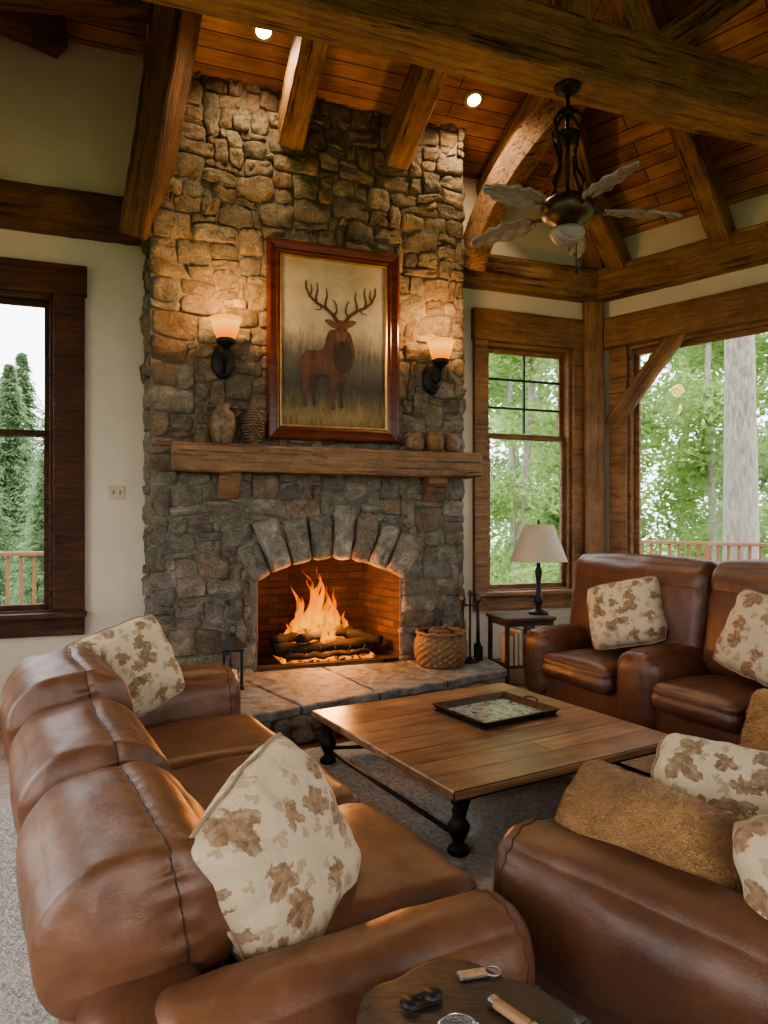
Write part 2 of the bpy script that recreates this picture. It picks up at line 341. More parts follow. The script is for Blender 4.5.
def pack(x0,x1,z0,z1,cell,blocked=lambda x,z:False,gap=.0,warp=.07,prot=.05,wr=(2,5)):
    nx=max(1,int(round((x1-x0)/cell))); nz_=max(1,int(round((z1-z0)/cell))); cx=(x1-x0)/nx; cz=(z1-z0)/nz_
    used=[[blocked(x0+(i+.5)*cx,z0+(j+.5)*cz) for i in range(nx)] for j in range(nz_)]
    out=[]
    def wp(x,z):
        n=noise.noise_vector(V((x*2.8,z*2.8,3.7))); ex=1 if x0+.01<x<x1-.01 else 0; ez=1 if z0+.01<z<z1-.01 else 0
        return V((x+n.x*warp*ex,z+n.y*warp*ez))
    for j in range(nz_):
        for i in range(nx):
            if used[j][i]: continue
            w=random.randint(*wr); h=random.choice([1,1,2,2,2,3,3])
            if h==1: w=max(w,3)
            ww=0
            while ww<w and i+ww<nx and not used[j][i+ww]: ww+=1
            hh=1
            while hh<h and j+hh<nz_ and all(not used[j+hh][i+q] for q in range(ww)): hh+=1
            for b in range(hh):
                for a in range(ww): used[j+b][i+a]=True
            X0=x0+i*cx;X1=X0+ww*cx;Z0=z0+j*cz;Z1=Z0+hh*cz
            q=[wp(X0,Z0),wp(X1,Z0),wp(X1,Z1),wp(X0,Z1)]; c=(q[0]+q[1]+q[2]+q[3])/4
            q=[p+V((gap if p.x<c.x else -gap,gap if p.y<c.y else -gap)) for p in q]
            q=[p+V((random.uniform(-1,1),random.uniform(-1,1)))*.007 for p in q]
            out.append((q,prot*random.uniform(.6,1.4)))
    return out
def stonemesh(name,vs,fs,cols,mat,parent):
    o=mobj(name,vs,fs,mat,parent,True)
    ca=o.data.color_attributes.new('Col','FLOAT_COLOR','POINT')
    for i,c in enumerate(cols): ca.data[i].color=(c[0],c[1],c[2],1)
    return o
# ------------------------------------------------------------------ room frame
TH=R(20); u=V((math.cos(TH),math.sin(TH),0)); n=V((math.sin(TH),-math.cos(TH),0)); zz=V((0,0,1))
C=V((-.84,7.0,0)); CW=V((-1.01,7.47,0)); RB=V((2.68,8.81,0)); v=V((.695,-.719,0)).normalized(); nr=V((-.719,-.695,0)).normalized()
def bw(s,m,z): return CW+u*s+n*m+zz*z
def rw(t,w,z): return RB+v*t+nr*w+zz*z
def wall(name,P0,P1,H,ops,nrm,th=.22,z0=0):
    P0=V(P0);P1=V(P1);X=(P1-P0).normalized(); ln=(P1-P0).length; Z=V((0,0,1)); Y=Z.cross(X); sgn=-1 if Y.dot(nrm)>0 else 1
    lst=[]; x=0
    def bx(a,b,c,d):
        if b-a>.001 and d-c>.001: lst.append((((a+b)/2,sgn*th/2,(c+d)/2),(b-a,th,d-c)))
    for (a,b,c,d) in sorted(ops):
        bx(x,a,z0,H); bx(a,b,z0,c); bx(a,b,d,H); x=b
    bx(x,ln,z0,H)
    o=boxes(name,lst,M['cream'],None,0,axes(P0,X,Y)); tag(o,'cream painted plaster wall','wall',kind='structure'); return o
L1=CW-u*4.3; L2=L1+n*10; R2=RB+v*6; R3=L2+u*9.5
wall('wall_back',L1,RB,8,[(.68,2.02,.85,3.9),(4.3-.46,4.3+1.10,.25,1.45),(4.3+2.35,4.3+3.54,.88,3.86)],n)
wall('wall_right',RB,R2,8,[(.42,3.3,.88,3.86),(3.8,5.6,.88,3.86)],nr)
wall('wall_left',L1,L2,8.2,[(1.6,4.2,.7,3.9),(5.2,8.6,.5,3.9)],u)
wall('wall_front',L2,R3,8.2,[(1.2,4.2,.4,4.1),(5.4,8.0,.4,4.1)],-n)
wall('wall_side',R2,R3,8.2,[(1,3.6,.8,3.8)],V((-1,0,0)))
fl=box('floor',(0,0,-.06),(16,16,.12),M['floor'],None,0,mtx=axes(V((1,2.6,0)),u,-n)); tag(fl,'stained hardwood plank floor','floor',kind='structure')
def board(name,o,X,Y,lx,ly,th,mat,label='honey stained tongue and groove wood ceiling'):
    mt=axes(o,X,Y); up=1 if mt.to_3x3()@V((0,0,1))@V((0,0,1))>0 else -1
    b=box(name,(lx/2,ly/2,up*th/2),(lx,ly,th),mat,None,0,mtx=mt); tag(b,label,'ceiling',kind='structure'); return b
g=.42; cs=1/math.sqrt(1+g*g)
sl=(n+zz*g)
board('ceiling',bw(-1.45,-.1,5.75-.042),u,sl,9.5,3.6/cs,.1,M['ceil'])
board('ceiling_left',bw(-4.4,-.1,6.35-.042),u,sl,2.95,3.6/cs,.1,M['ceil'])
board('ceiling_right',rw(-.6,-.05,5.16),v,nr+zz*.75,9,4.2,.1,M['ceil'])
board('ceiling_front',bw(-4.4,3.5,7.22),u,n,14,7.2,.1,M['ceil'])
board('ceiling_front_left',bw(-4.4,3.5,7.8),u,n,2.95,7.2,.1,M['ceil'])
ck=mobj('wall_cheek',[bw(-1.45,0,5.6),bw(-1.45,3.5,7.1),bw(-1.45,10.5,7.1),bw(-1.45,10.5,8),bw(-1.45,3.5,8),bw(-1.45,0,6.5)],[(0,1,2,3,4,5)],M['cream']); tag(ck,'cream painted cheek wall between ceiling levels','wall',kind='structure')
rc=V((.668,4.73,0)); a30=V((math.cos(R(30)),.5,0)); F=V((-.5,.8660254,0))
rg=box('rug',(-.9,-2.3,.008),(5.4,6.85,.014),M['rug'],None,.004,mtx=axes(rc,a30,F)); tag(rg,'large grey-beige wool pile rug under the seating','rug')
# ------------------------------------------------------------------ timber
def tb(name,p0,p1,w,h,mat,label,group=None,up=(0,0,1)):
    o=beam(name,p0,p1,w,h,M[mat],None,up); tag(o,label,'beam',group); return o
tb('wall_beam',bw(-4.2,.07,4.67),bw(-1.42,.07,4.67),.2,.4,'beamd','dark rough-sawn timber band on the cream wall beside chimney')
tb('wall_beam',bw(1.75,.07,4.65),bw(3.95,.07,4.65),.2,.38,'beam','honey rough-sawn timber band above the sash window')
tb('wall_beam',rw(-.05,.07,4.65),rw(6,.07,4.65),.2,.38,'beam','honey rough-sawn timber band above the picture window')
tb('corner_post',rw(.0,.12,0),rw(.0,.12,4.45),.24,.24,'win','square timber post in the room corner',up=(1,0,0))
tp=V((.83,5.0,0))
tie=tb('tie_beam',tp-u*3.6+zz*5.18,tp+u*3.4+zz*5.18,.36,.43,'beam','heavy hand-hewn timber tie beam spanning the vaulted room')
def rafter(s,m0,m1,z0,name='rafter',w=.25,h=.36,mat='beam'):
    tb(name,bw(s,m0,z0+g*m0),bw(s,m1,z0+g*m1),w,h,mat,'sloping timber rafter under the board ceiling','sloping rafters')
for s in (-.10,1.03): rafter(s,.44,3.4,5.40)
rafter(2.35,.02,3.4,5.52)
for t_ in (.35,1.55,2.8,4.2):
    tb('rafter',rw(t_,.0,4.78),rw(t_,3.4,4.78+.8*3.4),.22,.26,'beam','sloping timber rafter under the board ceiling','sloping rafters')
tb('hip_beam',RB+nr*.05+zz*4.95,V((1.0,5.2,7.0)),.24,.28,'beam','diagonal timber hip beam rising from the room corner')
tb('king_post',tp+u*.58+n*.05+zz*5.36,tp+u*.58+n*.05+zz*7.2,.24,.24,'beam','upright timber king post standing on the tie beam',up=(1,0,0))
tb('truss_brace',tp+u*1.25+zz*5.37,tp+u*.7+zz*6.4,.18,.2,'beam','diagonal truss brace above the tie beam','truss braces')
tb('truss_brace',tp+u*1.35+zz*5.37,tp+u*3.0+zz*6.7,.2,.24,'beam','diagonal truss brace above the tie beam','truss braces')
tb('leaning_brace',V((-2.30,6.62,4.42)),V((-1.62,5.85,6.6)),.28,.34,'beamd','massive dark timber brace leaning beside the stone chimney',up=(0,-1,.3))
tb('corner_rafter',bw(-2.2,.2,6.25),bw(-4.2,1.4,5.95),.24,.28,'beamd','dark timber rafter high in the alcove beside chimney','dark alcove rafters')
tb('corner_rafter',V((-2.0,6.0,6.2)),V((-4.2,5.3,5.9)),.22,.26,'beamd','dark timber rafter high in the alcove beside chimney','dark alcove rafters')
pts=[]
P0=V((.98,7.95,4.62));P3=V((2.1,6.7,6.1));P1=V((1.12,7.62,5.25));P2=V((1.5,7.2,5.78))
for i in range(25):
    q=i/24; pts.append(P0*(1-q)**3+P1*3*q*(1-q)**2+P2*3*q*q*(1-q)+P3*q**3)
cb=sweep('arched_brace',pts,[(-.11,-.15),(-.10,-.16),(.10,-.16),(.11,-.15),(.11,.15),(.10,.16),(-.10,.16),(-.11,.15)],M['beam'],None,False,False); tag(cb,'curved timber knee brace rising beside the chimney','beam')
tb('knee_brace',rw(.20,.02,2.90),rw(1.12,.02,4.00),.20,.11,'win','short diagonal knee brace from post to window header',up=tuple(nr))
# ------------------------------------------------------------------ windows
def window(name,P0,X,Nn,x0,x1,z0,z1,mat,cas,meet=None,munt=(0,0),label='',head=.3,sill=.18,mull=[],hd=.1):
    e=thing(name,label,'window',P0,math.atan2(X.y,X.x),kind='structure')
    cl,cr=cas
    boxes('casing',[((x0-cl/2,-.03,(z0+z1)/2),(cl,.07,z1-z0)),((x1+cr/2,-.03,(z0+z1)/2),(cr,.07,z1-z0)),
      (((x0-cl+x1+cr)/2,-hd/2+.01,z1+head/2),(cl+cr+x1-x0+.04,hd,head)),(((x0-cl+x1+cr)/2,-.03,z0-sill/2-.02),(cl+cr+x1-x0,.07,sill)),
      (((x0-cl+x1+cr)/2,-.06,z0),(cl+cr+x1-x0+.04,.16,.045))],mat,e)
    boxes('jamb',[((x0+.02,.09,(z0+z1)/2),(.04,.2,z1-z0)),((x1-.02,.09,(z0+z1)/2),(.04,.2,z1-z0)),(((x0+x1)/2,.09,z1-.02),(x1-x0,.2,.04)),(((x0+x1)/2,.09,z0+.02),(x1-x0,.2,.04))],mat,e)
    edges=[x0]+mull+[x1]
    for i in range(len(edges)-1):
        a=edges[i]+.04;b=edges[i+1]-.04
        def sash(nm,a,b,c,d,y,fw=.055):
            boxes(nm,[((a+fw/2,y,(c+d)/2),(fw,.045,d-c)),((b-fw/2,y,(c+d)/2),(fw,.045,d-c)),(((a+b)/2,y,c+fw/2),(b-a,.045,fw)),(((a+b)/2,y,d-fw/2),(b-a,.045,fw))],mat,e,.003)
            mobj('glass_pane',[(a+.02,y,c+.02),(b-.02,y,c+.02),(b-.02,y,d-.02),(a+.02,y,d-.02)],[(0,1,2,3)],M['glass'],e)
        if meet:
            sash('sash',a,b,z0+.04,meet+.03,.08); sash('sash',a,b,meet-.03,z1-.04,.13)
            mc,mr=munt
            ml=[]
            for k in range(1,mc): ml.append(((a+(b-a)*k/mc,.125,(meet+z1)/2),(.022,.03,z1-meet-.1)))
            for k in range(1,mr): ml.append((((a+b)/2,.125,meet+.0+(z1-.06-meet)*k/mr),(b-a-.08,.03,.022)))
            if ml: boxes('muntin',ml,M['iron'],e,0)
        else: sash('sash',a,b,z0+.04,z1-.04,.1,.06)
    return e
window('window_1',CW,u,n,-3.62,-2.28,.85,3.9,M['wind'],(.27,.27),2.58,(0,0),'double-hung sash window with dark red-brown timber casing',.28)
window('window_2',CW,u,n,2.35,3.54,.88,3.86,M['win'],(.17,.25),2.76,(2,3),'double-hung sash window with gridded upper sash, honey timber casing',.36)
window('window_3',RB,v,nr,.42,3.3,.88,3.86,M['win'],(.22,.3),None,(0,0),'large picture window with honey timber casing',.36,hd=.16)
window('window_4',RB,v,nr,3.8,5.6,.88,3.86,M['win'],(.2,.3),None,(0,0),'picture window with honey timber casing',.36)
sw=thing('light_switch','small beige double light switch plate on cream wall','light switch',bw(-1.72,.0,2.02),TH)
box('switch_plate',(0,-.006,0),(.15,.012,.13),M['white'],sw,.004)
for x in (-.03,.03): box('switch_toggle',(x,-.017,0),(.02,.014,.04),M['pipe'],sw,.002)
# ------------------------------------------------------------------ fireplace
fp=thing('fireplace','tall rustic fieldstone fireplace with arched firebox and timber mantel','fireplace',C,TH)
cx=.32; RI=1.506; RO=1.98; cz=-.136; hw=.75
def inop(x,z):
    d=math.hypot(x-cx,z-cz)
    if abs(x-cx)<hw+.02 and z<1.17: return True
    return abs(math.atan2(x-cx,z-cz))<R(31) and d<RO-.12
vs=[];fs=[];cols=[]
fr=(V((0,0,0)),V((1,0,0)),V((0,0,1)),V((0,-1,0)))
def tone(q):
    z=q[0][1]; return .4 if z<2.3 else .05
stones(vs,fs,cols,fr,pack(-1.42,1.80,0,6.3,.079,inop,prot=.044),tone=tone)
fr2=(V((-1.42,0,0)),V((0,1,0)),V((0,0,1)),V((-1,0,0)))
stones(vs,fs,cols,fr2,pack(0,.5,0,6.3,.1,prot=.04),tone=tone)
fr3=(V((1.80,0,0)),V((0,1,0)),V((0,0,1)),V((1,0,0)))
stones(vs,fs,cols,fr3,pack(0,.5,0,6.3,.1,prot=.04),tone=tone)
stonemesh('chimney_stonework',vs,fs,cols,M['stone'],fp)
vs=[];fs=[];cols=[]; NV=8; rects=[]
aa=[-32.0]
for i in range(NV): aa.append(aa[-1]+64/NV+random.uniform(-1.0,1.0))
aa[-1]=32
for i in range(NV):
    a0=R(aa[i]);a1=R(aa[i+1]); ro=RO+random.uniform(-.05,.08)-(.10 if i in(0,NV-1) else 0)
    def P(a,r): return V((cx+r*math.sin(a),cz+r*math.cos(a)))
    rects.append(([P(a0+.004,RI-.02),P(a1-.004,RI-.02),P(a1-.004,ro),P(a0+.004,ro)],.10))
stones(vs,fs,cols,(V((0,-.005,0)),V((1,0,0)),V((0,0,1)),V((0,-1,0))),rects,tone=.7,rnd=.02,bright=1.25)
stonemesh('arch_stonework',vs,fs,cols,M['stone'],fp)
N_=16
pp=[(-1.42,0),(cx-hw,0),(cx-hw,1.17)]
for i in range(1,N_):
    a=R(-29.9+59.8*i/N_); pp.append((cx+RI*math.sin(a),cz+RI*math.cos(a)))
pp+=[(cx+hw,1.17),(cx+hw,0),(1.80,0),(1.80,6.3),(-1.42,6.3)]
k=len(pp); vs=[(x,-.012,z) for x,z in pp]+[(x,.49,z) for x,z in pp]; fs=[]
for i in range(k): fs.append((i,(i+1)%k,k+(i+1)%k,k+i))
TL=k-1; TR=k-2; BR=k-3; opR=k-4; spR=k-5
for off in (0,k):
    fs.append((off+0,off+1,off+2,off+TL))
    for i in range(2,2+N_//2): fs.append((off+i,off+i+1,off+TL))
    md=2+N_//2
    fs.append((off+md,off+TR,off+TL))
    for i in range(md,spR): fs.append((off+i,off+i+1,off+TR))
    fs.append((off+spR,off+opR,off+BR,off+TR))
mobj('mortar_core',vs,fs,M['mortar'],fp)
def panel(name,o,X,Y,lx,ly,par,mat):
    q=mobj(name,[(0,0,0),(lx,0,0),(lx,ly,0),(0,ly,0)],[(0,1,2,3)],mat,par); q.matrix_local=axes(o,X,Y); return q
D_=.80
panel('firebox_back',(cx-.60,D_,.28),(1,0,0),(0,0,1),1.2,1.2,fp,M['brick'])
panel('firebox_side',(cx-hw+.002,.0,.28),(.15,D_,0),(0,0,1),D_*1.03,1.2,fp,M['brick'])
panel('firebox_side',(cx+hw-.002,.0,.28),(-.15,D_,0),(0,0,1),D_*1.03,1.2,fp,M['brick'])
panel('firebox_floor',(cx-hw,0,.302),(1,0,0),(0,1,0),1.5,D_,fp,M['brick'])
panel('firebox_top',(cx-hw-.1,.3,1.40),(1,0,0),(0,1,0),1.7,D_-.28,fp,M['brick'])
box('mantel_shelf',(.31,-.165,2.325),(3.10,.37,.25),M['mantel'],fp,.016,30,.014)
for sx in (-.72,1.40):
    mobj('corbel',[(sx-.1,0,2.2),(sx+.1,0,2.2),(sx+.1,0,1.93),(sx-.1,0,1.93),(sx-.1,-.26,2.2),(sx+.1,-.26,2.2),(sx+.1,-.26,2.13),(sx-.1,-.26,2.13),(sx-.1,-.09,1.96),(sx+.1,-.09,1.96)],
      [(0,1,2,3),(4,7,6,5),(7,8,9,6),(8,3,2,9),(0,3,8,7,4),(1,5,6,9,2),(0,4,5,1)],M['mantel'],fp)
# hearth
HA=V((-1.12,5.16,0));HB=V((1.137,6.80,0));HC=V((1.02,7.5,0));HD=V((-2.05,6.38,0))
hth=thing('hearth','raised stone hearth with thick grey slab top','hearth',HA,0)
poly=[HA,HB,HC+V((0,.1,0)),HD]
vs=[p-HA+zz*z for z in (0,.225) for p in poly]; mobj('mortar_base',vs,[(0,1,5,4),(1,2,6,5),(2,3,7,6),(3,0,4,7),(4,5,6,7)],M['mortar'],hth)
vs=[];fs=[];cols=[]
for a_,b_ in ((HA,HB),(HB,HC),(HD,HA)):
    U=(b_-a_).normalized(); Nn=V((U.y,-U.x,0)); ln=(b_-a_).length
    stones(vs,fs,cols,(a_-HA,U,zz,Nn),pack(0,ln,0,.225,.075,prot=.05,warp=.01,wr=(2,4)),tone=.6,bright=1.3)
stonemesh('hearth_stonework',vs,fs,cols,M['stone'],hth)
def lerp(a,b,t): return a*(1-t)+b*t
cuts=[0,.20,.47,.74,1]
out=.05
for i in range(4):
    A0=lerp(HA,HB,cuts[i]);A1=lerp(HA,HB,cuts[i+1]);B1=lerp(HD,HC,cuts[i+1]);B0=lerp(HD,HC,cuts[i])
    dn=(HB-HA).normalized(); nn=V((dn.y,-dn.x,0)); A0=A0+nn*out+dn*(.010 if i else -.05); A1=A1+nn*out+dn*(-.010 if i<3 else .05); B0=B0+dn*(.010 if i else -.05); B1=B1+dn*(-.010 if i<3 else .05)
    bm=bmesh.new(); q=[bm.verts.new(p-HA+zz*z) for z in (.225,.30) for p in (A0,A1,B1,B0)]
    for f_ in ((0,1,5,4),(1,2,6,5),(2,3,7,6),(3,0,4,7),(4,5,6,7),(3,2,1,0)): bm.faces.new([q[j] for j in f_])
    bmesh.ops.bevel(bm,geom=bm.edges[:],offset=.010,segments=1,affect='EDGES')
    bmesh.ops.subdivide_edges(bm,edges=[e_ for e_ in bm.edges if e_.calc_length()>.06],cuts=11,use_grid_fill=True)
    for w_ in bm.verts:
        nv=noise.noise_vector(w_.co*5+V((i*9,0,0))); nv2=noise.noise_vector(w_.co*14); w_.co+=V((nv.x*.014,nv.y*.014,nv.z*.005))+nv2*.007
    me=bpy.data.meshes.new('hearth_slab'); bm.to_mesh(me); bm.free(); me.materials.append(M['slab']); link(bpy.data.objects.new('hearth_slab',me),hth)
def fpw(x,y,z): return C+u*x-n*y+zz*z
FY=.30
gr=thing('fire_grate','black iron log grate inside the firebox','grate',fpw(cx,FY,.3),TH)
for i in range(6): tube('grate_bar',[(-.4+.16*i,-.2,.14),(-.4+.16*i,-.17,.07),(-.4+.16*i,.17,.07),(-.4+.16*i,.2,.14)],.01,M['iron'],gr)
for y_ in(-.12,.12): tube('grate_rail',[(-.45,y_,.055),(.45,y_,.055)],.012,M['iron'],gr)
for x_ in(-.4,.4):
    for y_ in(-.12,.12): tube('leg',[(x_,y_,0),(x_,y_,.055)],.012,M['iron'],gr)
def logm(name,p0,p1,r,seed):
    pts=[lerp(V(p0),V(p1),i/12) for i in range(13)]
    o=sweep(name,pts,circ(r,14),M['log'],None,scale=[1+.2*noise.noise(V((i*.5,seed,0))) for i in range(13)])
    for w_ in o.data.vertices: w_.co+=noise.noise_vector(w_.co*9+V((seed,0,0)))*.035
    tag(o,'charred split firewood log burning in the grate','log','burning firewood logs'); return o
logm('log',fpw(cx-.54,FY-.12,.43),fpw(cx+.52,FY-.08,.45),.065,1)
logm('log',fpw(cx-.50,FY+.12,.45),fpw(cx+.50,FY+.10,.44),.07,2)
logm('log',fpw(cx-.56,FY-.12,.52),fpw(cx+.12,FY+.14,.60),.05,3)
logm('log',fpw(cx+.60,FY-.14,.46),fpw(cx-.02,FY+.12,.62),.055,4)
logm('log',fpw(cx-.30,FY-.20,.55),fpw(cx+.36,FY+.06,.57),.042,5)
logm('log',fpw(cx-.46,FY-.22,.36),fpw(cx+.44,FY-.20,.37),.035,6)
em=box('ember_bed',(0,FY-.03,.33),(1.0,.42,.05),M['ember'],None,.02,0,0,axes(C+u*cx,u,-n)); tag(em,'glowing ember bed beneath the logs','embers',kind='stuff')
fi=thing('fire','bright orange flames rising from the logs','fire',fpw(cx-.05,FY,.46),TH)
def flame(x,y,h,r,sd):
    h*=.86; N=22;seg=12;vs=[];fs=[]
    for j in range(N+1):
        q=j/N; rr=r*(math.sin(math.pi*min(1,q**.5))*.95+.05*(1-q))*(1-q*.45)
        ox=x+.18*h*noise.noise(V((q*2.6,sd,0)))*q*2; oy=y+.08*noise.noise(V((q*2,sd,5)))*q
        for i in range(seg):
            a=2*math.pi*i/seg; k_=1+.7*noise.noise(V((math.cos(a)*1.3,math.sin(a)*1.3,q*6+sd)))
            vs.append((ox+rr*k_*math.cos(a),oy+rr*.5*k_*math.sin(a),h*q))
    for j in range(N):
        for i in range(seg): fs.append((j*seg+i,j*seg+(i+1)%seg,(j+1)*seg+(i+1)%seg,(j+1)*seg+i))
    mobj('flame',vs,fs,M['flame'],fi,True)
for i,(x,y,h,r) in enumerate([(-.24,0,.40,.08),(-.15,.05,.56,.10),(-.06,-.02,.66,.11),(.0,.04,.84,.12),(.07,-.04,.70,.10),(.15,.02,.58,.09),(.24,.0,.38,.07),(-.32,.03,.26,.055),(-.08,-.1,.40,.08),(.10,-.12,.34,.08),(-.02,.1,.78,.09),(.32,.04,.24,.055),(.4,0,.14,.035),(-.4,0,.15,.035),(.03,-.14,.28,.06),(-.2,-.12,.3,.055),(-.1,.08,.9,.06),(.05,.1,.92,.055),(-.18,.1,.7,.08),(.18,.1,.66,.07)]): flame(x,y,h,r,i*3.3)
# ------------------------------------------------------------------ painting
PW,PH=1.37,1.95
pt=thing('framed_painting','large painting of an antlered stag in meadow, cherry frame','painting',fpw(-.35,-.085,2.54),TH)
def rframe(name,x0,x1,z0,z1,prof,mat,par):
    vs=[];fs=[];k=len(prof)
    for (ins,d) in prof:
        for (x,z) in ((x0+ins,z0+ins),(x1-ins,z0+ins),(x1-ins,z1-ins),(x0+ins,z1-ins)): vs.append((x,-d,z))
    for j in range(k-1):
        for i in range(4): fs.append((j*4+i,j*4+(i+1)%4,(j+1)*4+(i+1)%4,(j+1)*4+i))
    return mobj(name,vs,fs,mat,par)
rframe('frame',0,PW,0,PH,[(0,-.03),(0,.035),(.012,.05),(.03,.055),(.05,.045),(.085,.03),(.10,.034),(.115,.026),(.13,.012),(.13,-.02)],M['cherry'],pt)
rframe('gilt_slip',.128,PW-.128,.128,PH-.128,[(0,-.01),(0,.020),(.010,.023),(.016,.016),(.022,.006),(.024,-.01)],M['gold'],pt)
m,t,b=nt('painted_meadow'); vv=coords(t); sp=t.nodes.new('ShaderNodeSeparateXYZ'); L(t,vv,sp.inputs[0])
n1=nz(t,vv,5,5,.6,.5); n2=nz(t,coords(t,(8,1,1.2)),4,7,.65,.6)
ad=t.nodes.new('ShaderNodeMath'); ad.operation='MULTIPLY_ADD'; ad.inputs[1].default_value=.55; L(t,n2.outputs[0],ad.inputs[0]); L(t,sp.outputs[2],ad.inputs[2])
dv=t.nodes.new('ShaderNodeMath'); dv.operation='DIVIDE'; dv.inputs[1].default_value=2.25; L(t,ad.outputs[0],dv.inputs[0])
r=ramp(t,[(.14,(.025,.020,.009)),(.23,(.20,.135,.045)),(.29,(.08,.062,.026)),(.36,(.022,.024,.017)),(.50,(.075,.074,.056)),(.64,(.34,.295,.215)),(.95,(.33,.285,.20))]); L(t,dv.outputs[0],r.inputs[0])
k=ramp(t,[(.3,(.75,.75,.75)),(.7,(1.1,1.1,1.1))]); L(t,n1.outputs[0],k.inputs[0])
L(t,mul(t,r.outputs[0],k.outputs[0],1),b.inputs['Base Color'])
b.inputs['Roughness'].default_value=.6; M['canvas']=m
mobj('canvas',[(.12,0,.12),(PW-.12,0,.12),(PW-.12,0,PH-.12),(.12,0,PH-.12)],[(0,1,2,3)],M['canvas'],pt)
M['deer']=nmat('painted_stag_coat',(.035,.014,.007),(.10,.038,.016),14,.6,.0,(1,1,.5),p=(.3,.7))
M['deerl']=nmat('painted_stag_light',(.07,.029,.014),(.15,.062,.028),16,.6,0)
M['deerd']=nmat('painted_stag_dark',(.010,.005,.003),(.042,.018,.009),18,.6,0)
M['ant']=nmat('painted_antler',(.03,.016,.009),(.085,.048,.025),12,.6,0)
M['deerb']=nmat('painted_stag_black',(.004,.003,.002),(.012,.007,.005),12,.6,0)
def pc(px,py,y=0): return V(((px-265)/130*PW,-y,(441-py)/192*PH))
def paintpoly(name,pl,mat,y):
    bm=bmesh.new(); f_=bm.faces.new([bm.verts.new(pc(a,b_,y)) for a,b_ in pl]); bm.normal_update(); bmesh.ops.triangulate(bm,faces=[f_])
    me=bpy.data.meshes.new(name); bm.to_mesh(me); bm.free(); me.materials.append(mat); return link(bpy.data.objects.new(name,me),pt)
def smoothpoly(pl,n_=4):
    out=[];k=len(pl)
    for i in range(k):
        p0,p1,p2,p3=[V(pl[(i+j-1)%k]) for j in range(4)]
        for q in range(n_):
            t_=q/n_; out.append(tuple(.5*((2*p1)+(-p0+p2)*t_+(2*p0-5*p1+4*p2-p3)*t_*t_+(-p0+3*p1-3*p2+p3)*t_**3)))
    return out
body=[(296,368),(298,358),(305,353),(315,352),(320,347),(322,338),(327,331),(343,331),(348,341),(350,353),(348,365),(343,375),(337,381),(328,380),(318,379),(309,380),(302,383),(297,378)]
paintpoly('painted_leg',smoothpoly([(306,374),(315,376),(313,388),(311,396),(312,406),(308,406),(308,396),(306,388)]),M['deerd'],.0015)
paintpoly('painted_leg',smoothpoly([(334,374),(342,374),(340,388),(338,398),(339,407),(335,407),(335,396),(333,386)]),M['deerd'],.0015)
paintpoly('painted_body',smoothpoly(body),M['deer'],.0025)
paintpoly('painted_belly',smoothpoly([(303,377),(312,375.5),(326,375.5),(334,378),(328,380.5),(318,379.5),(309,380.5),(303,382)]),M['deerd'],.003)
paintpoly('painted_leg',smoothpoly([(296,368),(307,371),(304,384),(302,391),(303.5,407),(299.5,407),(299,394),(298,384)]),M['deer'],.0035)
paintpoly('painted_leg',smoothpoly([(325,372),(333,374),(331,387),(329.5,396),(330.5,409),(326.5,409),(326.5,396),(325,386)]),M['deer'],.0035)
mane=[]
for i in range(44):
    a=2*math.pi*i/44; rr=1+.16*(i%2)*(.6+.4*math.sin(i*3)); mane.append((337.5+9.2*rr*math.sin(a),356-17*rr*math.cos(a)))
paintpoly('painted_mane',mane,M['deerd'],.0035)
for e_ in ([(330,329),(325,327),(320,322),(326,321),(332,325)],[(342,328),(347,326),(352,321),(346,320),(340,324)]): paintpoly('painted_ear',smoothpoly(e_),M['deerl'],.0042)
paintpoly('painted_head',smoothpoly([(330,325),(333,321),(340,321),(343,325),(342,333),(340.5,341),(338.5,347),(334.5,347),(332,342),(331,333)]),M['deerl'],.0045)
paintpoly('painted_brow',smoothpoly([(333,324),(336.5,322),(340,324),(338,332),(336.5,337),(335,332)]),M['deer'],.005)
paintpoly('painted_muzzle',smoothpoly([(334,342),(339,342),(339,346),(336.5,348),(334,346)]),M['deerb'],.0055)
for e_ in (333,340): paintpoly('painted_eye',smoothpoly([(e_-1.2,330),(e_,328.8),(e_+1.2,330),(e_,331.4)]),M['deerb'],.0055)
def antl(pl,w0,w1):
    k=len(pl); Ls=[];Rs=[]
    for i in range(k):
        d=V(pl[min(i+1,k-1)])-V(pl[max(i-1,0)]); d.normalize(); w=w0+(w1-w0)*i/(k-1); nn=V((-d.y,d.x)); Ls.append(V(pl[i])+nn*w);Rs.append(V(pl[i])-nn*w)
    paintpoly('painted_antler',[tuple(a) for a in Ls]+[tuple(a) for a in Rs[::-1]],M['ant'],.0045)
for sg,cx0 in ((-1,333),(1,340)):
    f_=lambda l:[(cx0+sg*a*.94,b_+1) for a,b_ in l]
    antl(f_([(0,322),(5,315),(13,309),(22,305),(29,299),(33,291),(33,284)]),2.0,.8)
    antl(f_([(13,309),(13,303),(11,297),(12,290)]),1.3,.5)
    antl(f_([(22,305),(23,299),(21,292),(22,285)]),1.3,.5)
    antl(f_([(29,299),(27,293),(28,287)]),1.1,.5)
    antl(f_([(4,317),(1,311),(2,304),(5,300)]),1.2,.5)
    antl(f_([(17,307),(18,311),(24,312)]),1.0,.4)
